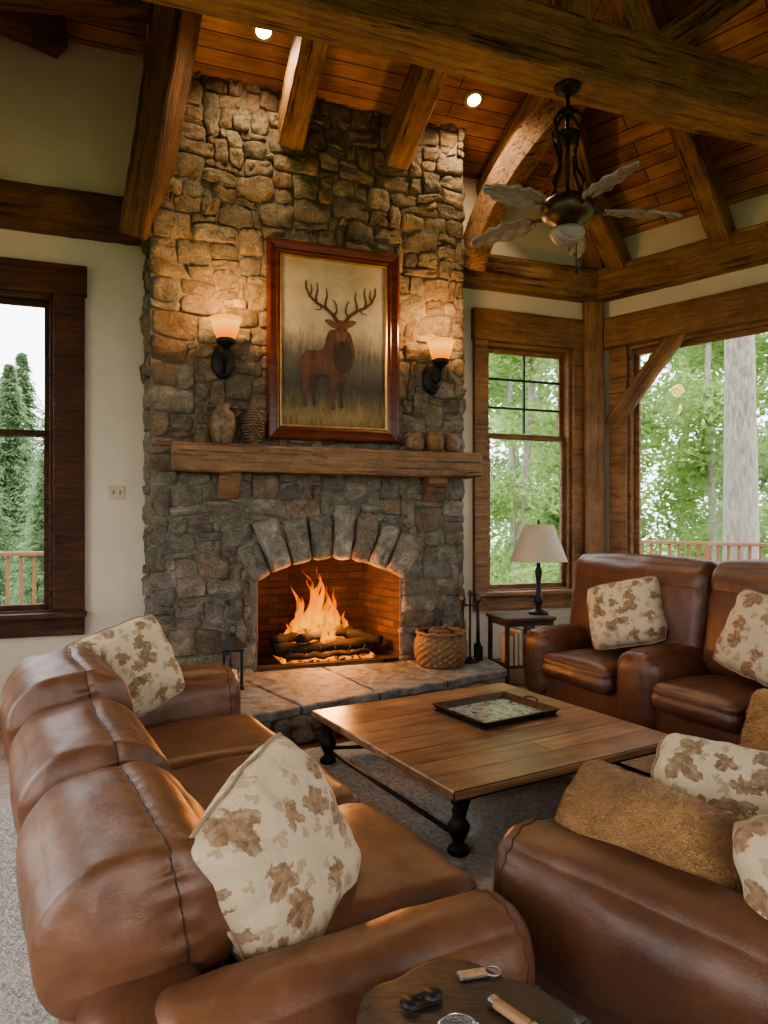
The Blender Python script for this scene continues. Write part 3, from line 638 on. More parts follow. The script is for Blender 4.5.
# ------------------------------------------------------------------ sconces
def sconce(x,z):
    e=thing('wall_sconce','black iron wall sconce with lit amber glass shade','wall lamp',fpw(x,-.09,z),TH,'lit wall sconces')
    o=lathe('backplate',[(.0,.0),(.12,.0),(.12,.012),(.10,.03),(.05,.045),(0,.05)],M['iron'],e); o.matrix_local=Matrix.Translation((0,.03,-.02))@Matrix.Rotation(R(90),4,'X')@Matrix.Diagonal((.9,1.4,1,1))
    tube('arm',[(0,0,-.02),(0,-.08,-.08),(0,-.16,-.07),(0,-.2,.0),(0,-.2,.07)],.016,M['iron'],e)
    tube('scroll',[(0,-.02,-.1),(0,-.07,-.15),(0,-.12,-.12),(0,-.09,-.09)],.009,M['iron'],e)
    lathe('socket_cup',[(0,.05),(.03,.05),(.05,.08),(.08,.10),(.09,.13),(.07,.15)],M['iron'],e,(0,-.2,0))
    lathe('lamp_shade',[(.06,.13),(.085,.15),(.105,.20),(.125,.28),(.150,.33),(.143,.33),(.118,.28),(.098,.20),(.07,.15)],M['shade'],e,(0,-.2,0),28,cap=False)
    l=bpy.data.lights.new('sconce_light','POINT'); l.energy=46; l.color=(1,.54,.22); l.shadow_soft_size=.10
    lo=bpy.data.objects.new('sconce_light',l); lo.location=fpw(x,-.40,z+.52); link(lo)
sconce(-.765,3.28); sconce(1.41,3.26)
# ------------------------------------------------------------------ mantel ornaments
def onm(x,y=-.18): return fpw(x,y,2.458)
def orn(name,label,cat,x,prof,mat,y=-.24,wob=.0):
    e=lathe(name,prof,mat,None,(0,0,0),24,True,wob); e.location=onm(x,y); return tag(e,label,cat)
def vase(x,s,label):
    e=thing('mantel_jar',label,'jar',onm(x),TH)
    lathe('body',[(0,0),(.07*s,0),(.085*s,.02*s),(.12*s,.12*s),(.13*s,.2*s),(.11*s,.28*s),(.06*s,.33*s),(.075*s,.37*s),(.06*s,.37*s),(.045*s,.33*s)],M['clay'],e,wob=.12)
    for sg in(-1,1): tube('handle',[(sg*.11*s,0,.26*s),(sg*.15*s,0,.3*s),(sg*.13*s,0,.35*s),(sg*.06*s,0,.345*s)],.012*s,M['clay'],e)
vase(-.78,1.02,'textured brown stoneware jar with handles on the mantel')
def conemesh(h,r_):
    bm=bmesh.new()
    for j in range(13):
        q=j/12; rr=r_*math.sin(math.pi*(.12+.86*q))+.006
        for i in range(12):
            a=i*math.pi/6+j*.26; ct=V((math.cos(a)*rr,math.sin(a)*rr,h*.05+h*.92*q))
            q_=bmesh.ops.create_icosphere(bm,subdivisions=1,radius=r_*.3)
            for w_ in q_['verts']: w_.co=V((w_.co.x,w_.co.y,w_.co.z*.55))+ct
    me=bpy.data.meshes.new('scales'); bm.to_mesh(me); bm.free(); me.materials.append(M['clay']); return me
e=thing('pine_cone','large woody pine cone ornament standing on the mantel','pine cone',onm(-.50),0)
link(bpy.data.objects.new('scales',conemesh(.36,.085)),e)
lathe('core',[(.03,0),(.07,.08),(.08,.2),(.03,.34),(0,.36)],M['clay'],e)
pot=[(0,0),(.07,0),(.1,.05),(.105,.11),(.08,.16),(.065,.175),(.085,.20),(.07,.20),(.05,.175)]
orn('small_pot','small dark brown pottery jar on the mantel','pot',1.15,[(r_*.9,z_*.9) for r_,z_ in pot],M['clay'],wob=.1)
orn('small_pot','small woven-textured tan pot on the mantel','pot',1.36,pot,M['wicker'],wob=.15)
orn('small_pot','small dark brown pottery jar on the mantel','pot',1.56,[(r_*.8,z_*.9) for r_,z_ in pot],M['clay'],wob=.1)
# ------------------------------------------------------------------ downlights
for (X_,Y_,Z_) in ((.93,7.25,6.11),(-1.09,6.33,6.17)):
    m_rel=(V((X_,Y_,0))-CW).dot(n); zc=5.75+g*m_rel
    e=bpy.data.objects.new('recessed_downlight',None); link(e); tag(e,'round recessed ceiling downlight, lit','ceiling light','recessed downlights')
    e.matrix_world=axes(V((X_,Y_,zc-.006)),u,sl)
    lathe('trim_ring',[(.07,.0),(.10,.0),(.105,.012),(.07,.018)],M['white'],e,(0,0,0),cap=False)
    lathe('lens',[(0,.006),(.075,.006),(.075,.012),(0,.014)],M['bulb'],e)
    l=bpy.data.lights.new('downlight','SPOT'); l.energy=150; l.color=(1,.74,.46); l.spot_size=R(150); l.spot_blend=.8; l.shadow_soft_size=.12
    lo=bpy.data.objects.new('downlight',l); lo.location=(X_,Y_,zc-.06); link(lo)
# ------------------------------------------------------------------ fan
fn=thing('ceiling_fan','bronze ceiling fan with five carved grey blades and light','ceiling fan',(1.36,5.19,4.97),R(12))
lathe('canopy',[(.0,0),(.10,0),(.095,-.03),(.05,-.06),(.03,-.07),(0,-.07)][::-1],M['iron'],fn)
lathe('downrod',[(.016,-.06),(.016,-.80)][::-1],M['iron'],fn,seg=12)
for k_ in range(4):
    a=k_*math.pi/2+.4; tube('scroll_bracket',[(math.cos(a)*r_,math.sin(a)*r_,z_*1.22) for r_,z_ in ((.02,-.16),(.09,-.19),(.14,-.24),(.11,-.33),(.07,-.42),(.08,-.52),(.15,-.62),(.13,-.68))],.014,M['iron'],fn)
lathe('bracket_collar',[(0,-.17),(.05,-.18),(.055,-.21),(.03,-.24),(0,-.24)][::-1],M['iron'],fn,seg=16)
lathe('bracket_ring',[(0,-.36),(.09,-.36),(.10,-.38),(.09,-.40),(0,-.40)][::-1],M['iron'],fn,seg=20)
dz=-.17
lathe('motor_housing',[(r_,z_+dz) for r_,z_ in [(0,-.62),(.06,-.63),(.12,-.66),(.18,-.70),(.20,-.74),(.195,-.79),(.15,-.83),(.09,-.86),(.07,-.90),(0,-.91)][::-1]],M['bronze'],fn,seg=32)
lathe('light_bowl',[(r_,z_+dz) for r_,z_ in [(.05,-.89),(.12,-.90),(.13,-.93),(.10,-.98),(.05,-1.01),(0,-1.015)][::-1]],M['blade'],fn,seg=24)
tube('pull_chain',[(.06,-.02,-1.0+dz),(.06,-.02,-1.2+dz)],.004,M['iron'],fn); lathe('chain_knob',[(0,-1.24+dz),(.012,-1.225+dz),(.012,-1.205+dz),(0,-1.195+dz)],M['iron'],fn,(.06,-.02,0),10)
for k_ in range(5):
    a=R(-14+72*k_)
    vs=[];fs=[];N=34;Wn=8
    for i in range(N+1):
        q=i/N; x=.27+.56*q; w=(.03+.068*math.sin(math.pi*min(1,q*.95+.03)**.75))*(1+.17*abs(math.sin(q*19))-.08)
        if q>.95: w*=.6
        for j in range(Wn+1):
            y=(j/Wn*2-1)*w; vs.append((x,y,.02*math.cos(y/w*1.3)-.03*q*q+ (y*.22)+.008*math.sin(abs(y/w)*5-q*26)))
    W1=Wn+1
    for i in range(N):
        for j in range(Wn): fs.append((i*W1+j,(i+1)*W1+j,(i+1)*W1+j+1,i*W1+j+1))
    o=mobj('fan_blade',vs,fs,M['blade'],fn,True); o.location=(0,0,-.78+dz); o.rotation_euler=(0,0,a)
    md=o.modifiers.new('s','SOLIDIFY'); md.thickness=.014
    tube('blade_arm',[(.16,0,-.005),(.24,0,.012),(.34,0,.01)],.014,M['bronze'],o)
# ------------------------------------------------------------------ sofas
def sofa(name,label,org,ang,arms,seats,mat,depth=1.0,sd=.8,seat_h=.45,arm_h=.62,armr=.13,n_=20,lean=12,backs=None,amp=.01,baseh=.30,armf=.02,back=(.34,.6,.97,.7,.15),bframe=(.22,.7,.9),bs=((0,-.62),(0,.62)),sp=.04,bx=.12,bamp=1.2,bp=.03):
    """back=(thick,height,ycentre,zcentre,radius)  bframe=(thick,top,ycentre)"""
    e=thing(name,label,'sofa',(org[0],org[1],.012),R(ang))
    x0=min(a[0] for a in arms); x1=max(a[1] for a in arms)
    soft('base_frame',((x0+x1)/2,depth/2+.03,.05+baseh/2),(x1-x0-.08,depth-.1,baseh),mat,e,.05,n=14,amp=.004)
    soft('back_frame',((x0+x1)/2,bframe[2],bframe[1]/2+.03),(x1-x0-.06,bframe[0],bframe[1]-.06),mat,e,.09,n=20,amp=.006)
    for i,ar in enumerate(arms):
        a,b=ar[:2]; ah=ar[2] if len(ar)>2 else arm_h
        soft('arm',((a+b)/2,depth/2-armf,ah/2+.03),(b-a,depth-.06,ah-.06),mat,e,(armr,.09,armr),(.03,.01,.015),n_+8,amp=amp,seams=[(1,-.86)],seed=i+4)
    for i,(a,b) in enumerate(seats):
        soft('seat_cushion',((a+b)/2,sd/2-.02,seat_h-.09),(b-a-.004,sd+.06,.22),mat,e,.085,(0,.02,sp),n_+4,amp=amp,seams=[(2,.3)],seed=i+9)
    for i,bb in enumerate(backs or seats):
        a,b=bb[:2]; dh=bb[2] if len(bb)>2 else 0
        soft('back_cushion',((a+b)/2,back[2],back[3]+dh/2),(b-a+.015,back[0],back[1]+dh),mat,e,(bx,back[4],back[4]),(.0,bp,bp*.6),n_+18,(R(-lean),0,0),amp*bamp,3.0,seams=list(bs),seed=i+20)
    for x in (x0+.12,x1-.12):
        for y in (.1,depth-.15): box('leg',(x,y,.035),(.07,.07,.07),M['stump'],e,.008)
    return e
sofa('leather_sofa','long overstuffed brown leather three-seat sofa facing the coffee table',(.03,2.98),120,[(-.94,-.60),(1.95,2.32,.74)],[(-.60,.28),(.28,1.12),(1.12,1.95)],M['leather'],1.25,.82,.45,.52,.16,26,8,amp=.012,armf=.05,
  back=(.56,.45,1.11,.595,.205),bframe=(.34,.50,1.13),backs=[(-.60,.27,0),(.27,1.12,.05),(1.12,1.98,.16)],bs=((1,-.3),),bx=.075,bp=.02)
sofa('leather_sofa','red-brown leather sofa with wide padded arms near corner window',(1.84,5.7),-64,[(-1.22,-.86),(0,.42),(2.0,2.35)],[(-.86,0),(.42,1.2),(1.2,2.0)],M['leatherr'],1.1,.72,.50,.70,.14,18,8,backs=[(-1.24,.36),(.36,1.28),(1.28,2.25)],baseh=.32,
  back=(.46,.94,.86,.92,.16),bframe=(.24,1.1,1.02),bs=((2,.5),),bx=.09,amp=.011,bp=.06)
sofa('leather_sofa','dark brown leather loveseat with thick rolled arms',(.355,2.66),-140.3,[(-.38,0),(-2.6,-2.28)],[(-1.3,-.38),(-2.28,-1.3)],M['leatherd'],1.35,.95,.42,.58,.175,24,10,
  back=(.34,.52,1.12,.64,.15),bframe=(.24,.72,1.24),amp=.010)
# ------------------------------------------------------------------ pillows
def pillow(label,c,nrm,roll,w,h,t_,mat,name='throw_pillow',cat='pillow',group=None,pipe=True,seed=0,fur=0):
    e=thing(name,label,cat,(0,0,0),0,group)
    nrm=V(nrm).normalized(); X=V((0,0,1)).cross(nrm).normalized(); Y=nrm.cross(X)
    mt=axes(V(c),X,Y)@Matrix.Rotation(R(roll),4,'Z'); e.matrix_world=mt
    N=30; vs=[];fs=[]
    def f(a,b,s):
        rd=1-.10*(a*a*b*b)**1.5
        x=a*w/2*(1-.04*(1-b*b)*a*a)*rd; y=b*h/2*(1-.04*(1-a*a)*b*b)*rd
        th=t_/2*max(0,(1-a**4)*(1-b**4))**.5*(1-.15*(a*a+b*b)/2)
        p=V((x,y,s*th)); ed=max(0,(1-a*a)*(1-b*b))**.3
        p+=noise.noise_vector(p*6+V((seed*5,s*2,0)))*.022*ed
        rr=math.atan2(b,a); p.z+=s*ed*.018*noise.noise(V((math.cos(rr)*4,math.sin(rr)*4,seed)))*(a*a+b*b)*2
        p.x+=.012*noise.noise(V((b*3,seed,1)))*abs(a)**3; p.y+=.012*noise.noise(V((a*3,seed,4)))*abs(b)**3
        return p
    for s in (1,-1):
        for j in range(N+1):
            for i in range(N+1): vs.append(f(-1+2*i/N,-1+2*j/N,s))
    K=N+1
    for si in range(2):
        for j in range(N):
            for i in range(N):
                q=[si*K*K+j*K+i,si*K*K+j*K+i+1,si*K*K+(j+1)*K+i+1,si*K*K+(j+1)*K+i]; fs.append(tuple(q if si==0 else q[::-1]))
    o=mobj('pillow_body',vs,fs,mat,e,True)
    bm=bmesh.new(); bm.from_mesh(o.data); bmesh.ops.remove_doubles(bm,verts=bm.verts[:],dist=.0005); bm.to_mesh(o.data); bm.free()
    if pipe:
        ring=[(-1+2*i/N,-1) for i in range(N)]+[(1,-1+2*i/N) for i in range(N)]+[(1-2*i/N,1) for i in range(N)]+[(-1,1-2*i/N) for i in range(N)]
        tube('piping',[f(a,b,1)*1.004 for a,b in ring],.0075,M['pipe'],e,True,6)
    if fur:
        vs=[];fs=[]
        for i in range(fur):
            a=random.uniform(-1,1);b=random.uniform(-1,1);s=random.choice((1,1,-1)); p=f(a,b,s)
            nn=V((a*abs(a)*.8,b*abs(b)*.8,s*(1.05-max(abs(a),abs(b))**4))).normalized()
            d=(nn+V((random.gauss(0,.25),random.gauss(0,.25)-.8,random.gauss(0,.25)))).normalized()*random.uniform(.007,.013)
            sdv=d.cross(V((random.gauss(0,1),random.gauss(0,1),random.gauss(0,1)))).normalized()*.0014
            k_=len(vs); vs+=[p-sdv,p+sdv,p+d]; fs.append((k_,k_+1,k_+2))
        mobj('fur_pile',vs,fs,mat,e,False)['kind']='stuff'
    return e
pl='cream linen pillow printed with brown leaves'
pillow(pl+', against sofa back',(-.345,2.27,.665),(.80,-.48,.32),22,.60,.60,.30,M['pil'],seed=1)
pillow(pl+', in the sofa corner',(-1.60,4.36,.81),(.62,-.72,.35),16,.64,.60,.28,M['pil2'],seed=2)
pillow(pl+', on red-brown sofa',(2.12,6.15,.93),(-.60,-.72,.28),14,.68,.60,.30,M['pil2'],seed=3)
pillow(pl+', on red-brown sofa',(2.72,4.98,.90),(-.72,-.6,.3),-16,.62,.62,.29,M['pil'],seed=4)
pillow('golden-brown faux fur pillow tucked inside the rolled arm',(1.02,2.58,.50),(-.45,-.60,.62),-12,.84,.50,.48,M['fur'],pipe=False,seed=5,fur=60000)
pillow(pl+', on the fur pillow',(1.37,2.74,.655),(-.25,-.66,.66),-8,.62,.44,.32,M['pil2'],seed=6)
pillow(pl+', inside the rolled arm',(1.27,2.0,.64),(-.75,-.6,.2),20,.46,.5,.26,M['pil'],seed=7)
pillow('golden-brown faux fur pillow at the loveseat far end',(2.02,3.42,.70),(-.6,-.4,.4),0,.5,.4,.28,M['fur'],pipe=False,seed=8,fur=14000)
# ------------------------------------------------------------------ coffee table
ct=thing('coffee_table','large square plank-top coffee table with black turned iron legs','coffee table',(rc.x+.01,rc.y,.015),R(30))
W_=1.76
boxes('table_top',[((0,0,.336),(W_,W_,.05))],M['table'],ct,.008)
boxes('apron',[((0,-.82,.297),(1.64,.025,.03)),((0,.82,.297),(1.64,.025,.03)),((-.82,0,.297),(.025,1.64,.03)),((.82,0,.297),(.025,1.64,.03))],M['iron'],ct,.003)
lp=[(0,0),(.045,0),(.05,.01),(.045,.03),(.022,.05),(.03,.075),(.046,.11),(.05,.14),(.035,.165),(.026,.19),(.032,.215),(.022,.235),(.034,.25),(.034,.300)]
lg=lathe('leg',[(r_*1.2,z_*1.04) for r_,z_ in lp],M['iron'],ct,(0,0,0),18); lg.location=(-.79,-.79,0)
for x,y in ((.79,-.79),(.79,.79),(-.79,.79)):
    o=lg.copy(); COL.objects.link(o); o.parent=ct; o.location=(x,y,0)
def arcpts(a,b,h):
    a=V(a);b=V(b); return [lerp(a,b,i/12)+V((0,0,h*math.sin(math.pi*i/12))) for i in range(13)]
tube('stretcher',arcpts((-.79,-.79,.10),(.79,.79,.10),.08),.014,M['iron'],ct)
tube('stretcher',arcpts((-.79,.79,.10),(.79,-.79,.10),.09),.014,M['iron'],ct)
tube('stretcher',[(-.79,-.79,.085),(-.79,.79,.085)],.013,M['iron'],ct); tube('stretcher',[(.79,-.79,.085),(.79,.79,.085)],.013,M['iron'],ct)
m,t,b=nt('tray_inlay'); vv=coords(t); n1=nz(t,vv,9,6,.65,1.5); r=ramp(t,[(.3,(.02,.025,.02)),(.42,(.12,.14,.125)),(.52,(.36,.36,.33)),(.6,(.12,.15,.09)),(.7,(.45,.45,.42))]); L(t,n1.outputs[0],r.inputs[0]); L(t,r.outputs[0],b.inputs['Base Color']); b.inputs['Roughness'].default_value=.2; M['tray']=m
ty=thing('serving_tray','rectangular dark metal tray with mottled grey-green inlay','tray',(.79,4.98,.377),R(32))
boxes('tray_base',[((0,0,.006),(.66,.56,.012))],M['iron'],ty,.002)
boxes('inlay',[((0,0,.0145),(.56,.46,.006))],M['tray'],ty,.001)
vs=[];fs=[]
pr=[(.0,.0),(-.03,.045),(-.035,.05),(-.02,.052),(.015,.012)]
for ins,z_ in pr:
    for sx,sy in((-1,-1),(1,-1),(1,1),(-1,1)): vs.append((sx*(.31-ins),sy*(.26-ins),z_))
for j in range(len(pr)-1):
    for i in range(4): fs.append((j*4+i,j*4+(i+1)%4,(j+1)*4+(i+1)%4,(j+1)*4+i))
mobj('rim',vs,fs,M['bronze'],ty)
for sx in(-1,1): tube('handle',[(sx*.335,-.07,.05),(sx*.365,-.05,.06),(sx*.37,0,.064),(sx*.365,.05,.06),(sx*.335,.07,.05)],.007,M['bronze'],ty)
# ------------------------------------------------------------------ stump side table + items
sx,sy=.17,1.58
st=thing('stump_table','dark polished tree-slice side table on a trunk base','side table',(sx,sy,.015),0)
lathe('table_top',[(0,.515),(.24,.515),(.272,.525),(.282,.545),(.276,.562),(.262,.567),(0,.567)],M['stump'],st,wob=.22,seg=64)
lathe('trunk_base',[(.17,0),(.14,.08),(.115,.3),(.13,.45),(.17,.516)],M['stump'],st,wob=.25,seg=32)
tz=.5835
sg=thing('sunglasses','folded black sunglasses lying on the stump table','glasses',(.09,1.69,tz),R(28))
for x in(-.03,.03): lathe('lens',[(0,0),(.024,0),(.026,.003),(0,.006)],M['iron'],sg,(x,0,.010),20)
tube('bridge',[(-.008,0,.013),(0,.004,.016),(.008,0,.013)],.003,M['iron'],sg)
tube('temple_arm',[(-.056,0,.010),(-.05,-.018,.006),(.045,-.022,.005)],.003,M['iron'],sg); tube('temple_arm',[(.056,0,.010),(.05,.02,.006),(-.04,.024,.005)],.003,M['iron'],sg)
kn=thing('pocket_knife','folding pocket knife with tan handle and steel ends','knife',(.30,1.635,tz),R(-50))
soft('handle',(0,0,.012),(.11,.028,.022),M['book'],kn,.010,n=8,amp=0)
for x in (-.060,.060): box('bolster',(x,0,.011),(.020,.028,.022),M['steel'],kn,.004)
cl=thing('steel_clasp','flat brushed steel buckle with a ring','buckle',(.225,1.79,tz),R(14))
boxes('plate',[((0,0,.005),(.075,.035,.008))],M['steel'],cl,.003); tube('ring',[(.056+.020*math.cos(i*.524),.020*math.sin(i*.524),.005) for i in range(12)],.004,M['steel'],cl,True)
gd=lathe('glass_coaster',[(0,0),(.045,0),(.05,.012),(.044,.016),(.036,.008),(0,.007)],M['cglass'],None,(0,0,0),28); gd.location=(.17,1.59,tz); tag(gd,'small round clear glass dish on the stump table','dish')
# ------------------------------------------------------------------ side table, lamp, books
TX,TY=1.485,7.62
sd_=thing('side_table','small dark wooden end table with lower shelf of books','side table',(TX,TY,0),R(16))
box('table_top',(0,0,.70),(.60,.5,.035),M['wind'],sd_,.006); box('shelf',(0,0,.2),(.54,.44,.025),M['wind'],sd_,.004)
for x in(-.26,.26):
    for y in(-.21,.21): box('leg',(x,y,.342),(.04,.04,.684),M['wind'],sd_,.004)
boxes('apron',[((0,-.21,.655),(.48,.02,.06)),((0,.21,.655),(.48,.02,.06)),((-.26,0,.655),(.02,.38,.06)),((.26,0,.655),(.02,.38,.06))],M['wind'],sd_,.002)
ca,sa=math.cos(R(16)),math.sin(R(16))
for i in range(8):
    x=-.20+i*.055; y=-.08
    o=thing('book','worn upright book on the end table shelf','book',(TX+x*ca-y*sa,TY+x*sa+y*ca,.2135),R(16),'books on the end table shelf')
    h_=.31+.03*(i%3); box('cover',(0,0,h_/2),(.045,.22,h_),M['book' if i%2 else 'book2'],o,.004); box('page_block',(0,-.004,h_/2),(.034,.216,h_+.002),M['book2'],o,0)
lm=thing('table_lamp','dark turned table lamp with tapered linen shade','lamp',(1.70,7.70,.7185),0)
lathe('lamp_base',[(0,0),(.11,0),(.11,.018),(.075,.035),(.04,.05),(.028,.08),(.045,.12),(.05,.17),(.03,.22),(.022,.32),(.034,.42),(.042,.47),(.022,.52),(.016,.60)],M['iron'],lm)
lathe('lamp_shade',[(.315,.58),(.26,.72),(.20,.88),(.165,.98),(.16,.98),(.195,.88),(.255,.72),(.31,.58)],M['linen'],lm,seg=36,cap=False)
lathe('finial',[(.006,.60),(.006,.98),(.016,1.0),(.012,1.03),(0,1.045)],M['bronze'],lm,seg=12)
# ------------------------------------------------------------------ hearth objects
bk=thing('log_basket','round woven wicker basket filled with pine cones','basket',(.57,7.02,.30),0)
vs=[];fs=[];N=96;Hn=30
for j in range(Hn+1):
    q=j/Hn
    for i in range(N):
        a=2*math.pi*i/N; r_=.20+.065*math.sin(math.pi*(q*.75+.12)); r_+=.012*math.sin(i*math.pi/3+(j//3)*math.pi)*abs(math.sin((j%3+.5)*math.pi/3))
        vs.append((r_*math.cos(a),r_*math.sin(a),.005+.32*q))
for j in range(Hn):
    for i in range(N): fs.append((j*N+i,j*N+(i+1)%N,(j+1)*N+(i+1)%N,(j+1)*N+i))
fs.append(tuple(range(N))[::-1]); mobj('basket_body',vs,fs,M['wicker'],bk,True)
rp=[]
for i in range(48):
    a=i*math.pi/24; rp.append((.238*math.cos(a),.238*math.sin(a),.33+.008*math.sin(a*12)))
tube('rim',rp,.018,M['wicker'],bk,True)
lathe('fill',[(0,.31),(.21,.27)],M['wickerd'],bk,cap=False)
cm=conemesh(.08,.028)
for i in range(9):
    a=i*2.4; r_=.03+.015*i
    o=bpy.data.objects.new('pine_cone',cm); link(o); o.location=(.57+r_*math.cos(a),7.02+r_*math.sin(a),.605); o.rotation_euler=(1.2*math.cos(a*2),1.2*math.sin(a*3),a); tag(o,'small brown pine cone in the wicker basket','pine cone','pine cones in the basket')
ft=thing('fireplace_tool_set','black iron fireplace tool stand with poker and shovel','fireplace tools',(.88,7.16,.30),R(20))
lathe('stand_base',[(0,0),(.10,0),(.10,.015),(.03,.03),(.012,.05),(.012,.66),(.03,.70),(0,.74)],M['iron'],ft,seg=18)
for i,(a) in enumerate((0,1.57,3.14,4.71)):
    x,y=.12*math.cos(a+.4),.12*math.sin(a+.4)
    o=tube(['poker','shovel','brush','tongs'][i],[(x,y,.05),(x*.95,y*.95,.35),(x*.9,y*.9,.62)],.011,M['iron'],ft)
    lathe('handle',[(0,.60),(.020,.61),(.025,.66),(.017,.69),(0,.70)],M['bronze'],o,(x*.9,y*.9,0),10)
    tube('hook',[(0,0,.58),(x*.9,y*.9,.58)],.006,M['iron'],ft)
    box('tool_head',(x,y,.10),(.08,.02,.15),M['iron'],o,.004)
ln=thing('lantern','black iron candle lantern standing on the hearth','lantern',(-1.30,6.02,.30),R(15))
box('base',(0,0,.015),(.18,.18,.03),M['iron'],ln,.004); box('top_plate',(0,0,.34),(.18,.18,.02),M['iron'],ln,.004)
for x in(-.075,.075):
    for y in(-.075,.075): box('post',(x,y,.18),(.014,.014,.31),M['iron'],ln,.001)
for (c_,s_) in (((0,-.075,.18),(.15,.003,.3)),((0,.075,.18),(.15,.003,.3)),((-.075,0,.18),(.003,.15,.3)),((.075,0,.18),(.003,.15,.3))): box('glass_pane',c_,s_,M['glass'],ln,0)
lathe('roof',[(.13,.35),(.11,.37),(.06,.42),(.03,.45),(.03,.47),(0,.48)],M['iron'],ln,seg=4,smooth=False); tube('ring',[(.035*math.cos(i*.52),0,.51+.035*math.sin(i*.52)) for i in range(12)],.005,M['iron'],ln,True)
lathe('candle',[(0,.03),(.035,.03),(.035,.16),(0,.16)],M['book2'],ln,seg=16)
# ------------------------------------------------------------------ outdoors
gd_=box('ground',(0,0,-.1),(160,160,.2),M['grass'],None,0); gd_.location=(0,30,-1.6); tag(gd_,'green meadow ground outside','ground',kind='structure')
dk=boxes('deck',[((0,0,0),(14,2.6,.12))],M['deck'],None,.01,axes(bw(-2,-1.55,.2),u,-n)); tag(dk,'timber deck outside the windows','deck',kind='structure')
dk=boxes('deck',[((0,0,0),(9,2.9,.12))],M['deck'],None,.01,axes(rw(3.8,-1.7,.19),v,-nr)); tag(dk,'timber deck outside the windows','deck',kind='structure')
def railing(P0,P1,label):
    P0=V(P0);P1=V(P1); d=(P1-P0); ln_=d.length; e=thing('deck_railing',label,'railing',P0,math.atan2(d.y,d.x))
    boxes('top_rail',[((ln_/2,0,1.06),(ln_,.12,.05))],M['rail'],e); boxes('bottom_rail',[((ln_/2,0,.12),(ln_,.06,.07))],M['rail'],e)
    b0=None;k=int(ln_/.15)
    for i in range(k+1):
        if i%10==0: box('post',(i*.15,0,.5),(.1,.1,1.0),M['rail'],e); continue
        if b0 is None: b0=box('baluster',(0,0,.6),(.04,.04,.9),M['rail'],e,.003); b0.location=(i*.15,0,0)
        else:
            o=b0.copy(); COL.objects.link(o); o.parent=e; o.location=(i*.15,0,0)
railing(bw(-6.5,-2.6,.26),bw(.4,-2.6,.26),'timber deck railing with square balusters outside the window')
railing(rw(-1.3,-3,.33),rw(6.5,-3,.33),'timber deck railing outside the picture window')
def leafcloud(name,blobs,nleaf,size,mat):
    vs=[];fs=[]
    for i in range(nleaf):
        c,r_=random.choice(blobs); d=V((random.gauss(0,1),random.gauss(0,1),random.gauss(0,1))).normalized()*(random.random()**.33)
        p=V(c)+V((d.x*r_[0],d.y*r_[1],d.z*r_[2])); a=V((random.gauss(0,1),random.gauss(0,1),random.gauss(0,.6))).normalized(); b_=a.cross(V((random.gauss(0,1),random.gauss(0,1),random.gauss(0,1)))).normalized()
        s=size*random.uniform(.6,1.4); k_=len(vs); vs+= [p-a*s,p-b_*s*.5,p+a*s,p+b_*s*.5]; fs.append((k_,k_+1,k_+2,k_+3))
    me=bpy.data.meshes.new(name); me.from_pydata(vs,[],fs); me.materials.append(mat); return me
def trunkmesh(h,r_,sd):
    vs=[];fs=[];seg=12;N=10
    for j in range(N+1):
        q=j/N; ox=.25*noise.noise(V((q*2,sd,0)));oy=.25*noise.noise(V((q*2,sd,9))); rr=r_*(1-.55*q)
        for i in range(seg):
            a=2*math.pi*i/seg; vs.append((ox+rr*math.cos(a),oy+rr*math.sin(a),h*q))
    for j in range(N):
        for i in range(seg): fs.append((j*seg+i,j*seg+(i+1)%seg,(j+1)*seg+(i+1)%seg,(j+1)*seg+i))
    me=bpy.data.meshes.new('trunk'); me.from_pydata(vs,[],fs); me.materials.append(M['bark'])
    for p in me.polygons: p.use_smooth=True
    return me
tk=[trunkmesh(9,.13,i) for i in range(2)]
cl_=[]
for i in range(3):
    bl=[]
    for j in range(19):
        a=random.random()*6.28; rr=random.random()*2.0; bl.append(((rr*math.cos(a),rr*math.sin(a),random.uniform(.5,9.5)),(random.uniform(.7,1.3),random.uniform(.7,1.3),random.uniform(.5,.9))))
    cl_.append(leafcloud('canopy',bl,9500,.085,M['leaf'] if i!=1 else M['leafd']))
def tree(x,y,z,s,i):
    e=thing('leafy_tree','tall green deciduous tree in the forest outside','tree',(x,y,z),random.random()*6,'forest trees outside the windows'); e.scale=(s,s,s)
    a=bpy.data.objects.new('trunk',tk[i%2]); link(a,e); b_=bpy.data.objects.new('canopy',cl_[i%3]); link(b_,e)
for i,(x,y,s) in enumerate([(3.2,16,.95),(5.2,18.5,1.0),(8.4,18,1.0),(11.5,17.2,.95),(4.2,23,1.2),(7.4,23.5,1.2),(11,22.5,1.2),(14.5,20.5,1.2),(5.5,30,1.6),(10,31,1.6),(15,29,1.6),(20,26,1.6),(14.5,14.5,.9),(8.5,38,1.9),(16,37,1.9),(23,33,1.9)]):
    tree(x,y,-1.6,s,i)
me=trunkmesh(14,.34,7); bt=bpy.data.objects.new('tree_trunk',me); link(bt); bt.location=(6.55,12.9,-1.5); tag(bt,'thick straight grey-barked tree trunk beyond the deck','tree')
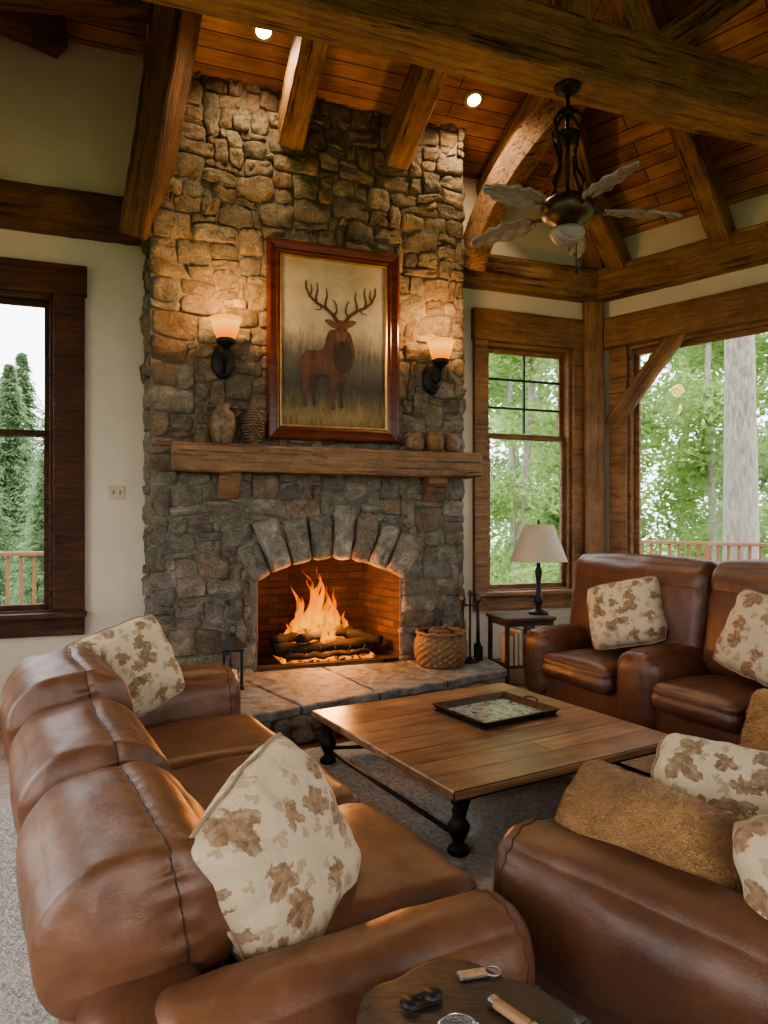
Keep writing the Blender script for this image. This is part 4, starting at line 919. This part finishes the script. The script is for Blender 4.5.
def conifer():
    vs=[];fs=[];H=8.5
    for lv in range(70):
        q=lv/69; z=.6+(H-.6)*q; rad=1.9*(1-q)**.85+.05
        nb=int(9+15*(1-q))
        for k_ in range(nb):
            a=random.random()*6.28; rl=rad*random.uniform(.45,1.15); d=V((math.cos(a),math.sin(a),0)); sd=V((-d.y,d.x,0))
            for sgm in range(7):
                r1=rl*(sgm+1)/7; zc=z-.30*r1+random.uniform(-.09,.09)
                for sg in(-1,1):
                    w=.16*(1-sgm*.09)*random.uniform(.5,1.2); i0=len(vs); p=d*r1+zz*zc
                    vs+=[p,p+sd*sg*w+d*.10-zz*.07,p+sd*sg*w*.8+d*.15-zz*.09,p+d*.06]; fs.append((i0,i0+1,i0+2,i0+3))
    me=bpy.data.meshes.new('foliage'); me.from_pydata(vs,[],fs); me.materials.append(M['pine']); return me
cf=conifer()
for i,(x,y,s) in enumerate([(-11.5,21.5,.95),(-9.0,19,.80),(-13.5,24,1.0),(-7.4,15.2,.55),(-10,17.5,.66),(-16,26,1.05),(-12.2,28,1.15),(-18,24,1.1),(-14.5,20,.8),(-15,29,1.2),(-17,31,1.1)]):
    e=thing('conifer_tree','green conical fir tree in the distance','tree',(x,y,-1.6),random.random()*6,'fir trees outside the window'); e.scale=(s,s,s)
    o=bpy.data.objects.new('foliage',cf); link(o,e); o=bpy.data.objects.new('trunk',tk[0]); link(o,e); o.scale=(1,1,.9)
# ------------------------------------------------------------------ lights
l=bpy.data.lights.new('fire_light','POINT'); l.energy=100; l.color=(1,.40,.12); l.shadow_soft_size=.15
o=bpy.data.objects.new('fire_light',l); o.location=fpw(cx,.12,.80); link(o)
w=bpy.data.worlds.new('World'); S.world=w; w.use_nodes=True; bg=w.node_tree.nodes['Background']; bg.inputs[0].default_value=(.95,.98,1.0,1); bg.inputs[1].default_value=4.9
# ------------------------------------------------------------------ camera
cam=bpy.data.cameras.new('camera'); co=bpy.data.objects.new('camera',cam); link(co); co.location=(0,0,1.75); co.rotation_euler=(R(90),0,0)
cam.sensor_fit='VERTICAL'; cam.sensor_height=36; cam.lens=24.61; cam.shift_y=8/1024; cam.clip_end=300
S.camera=co
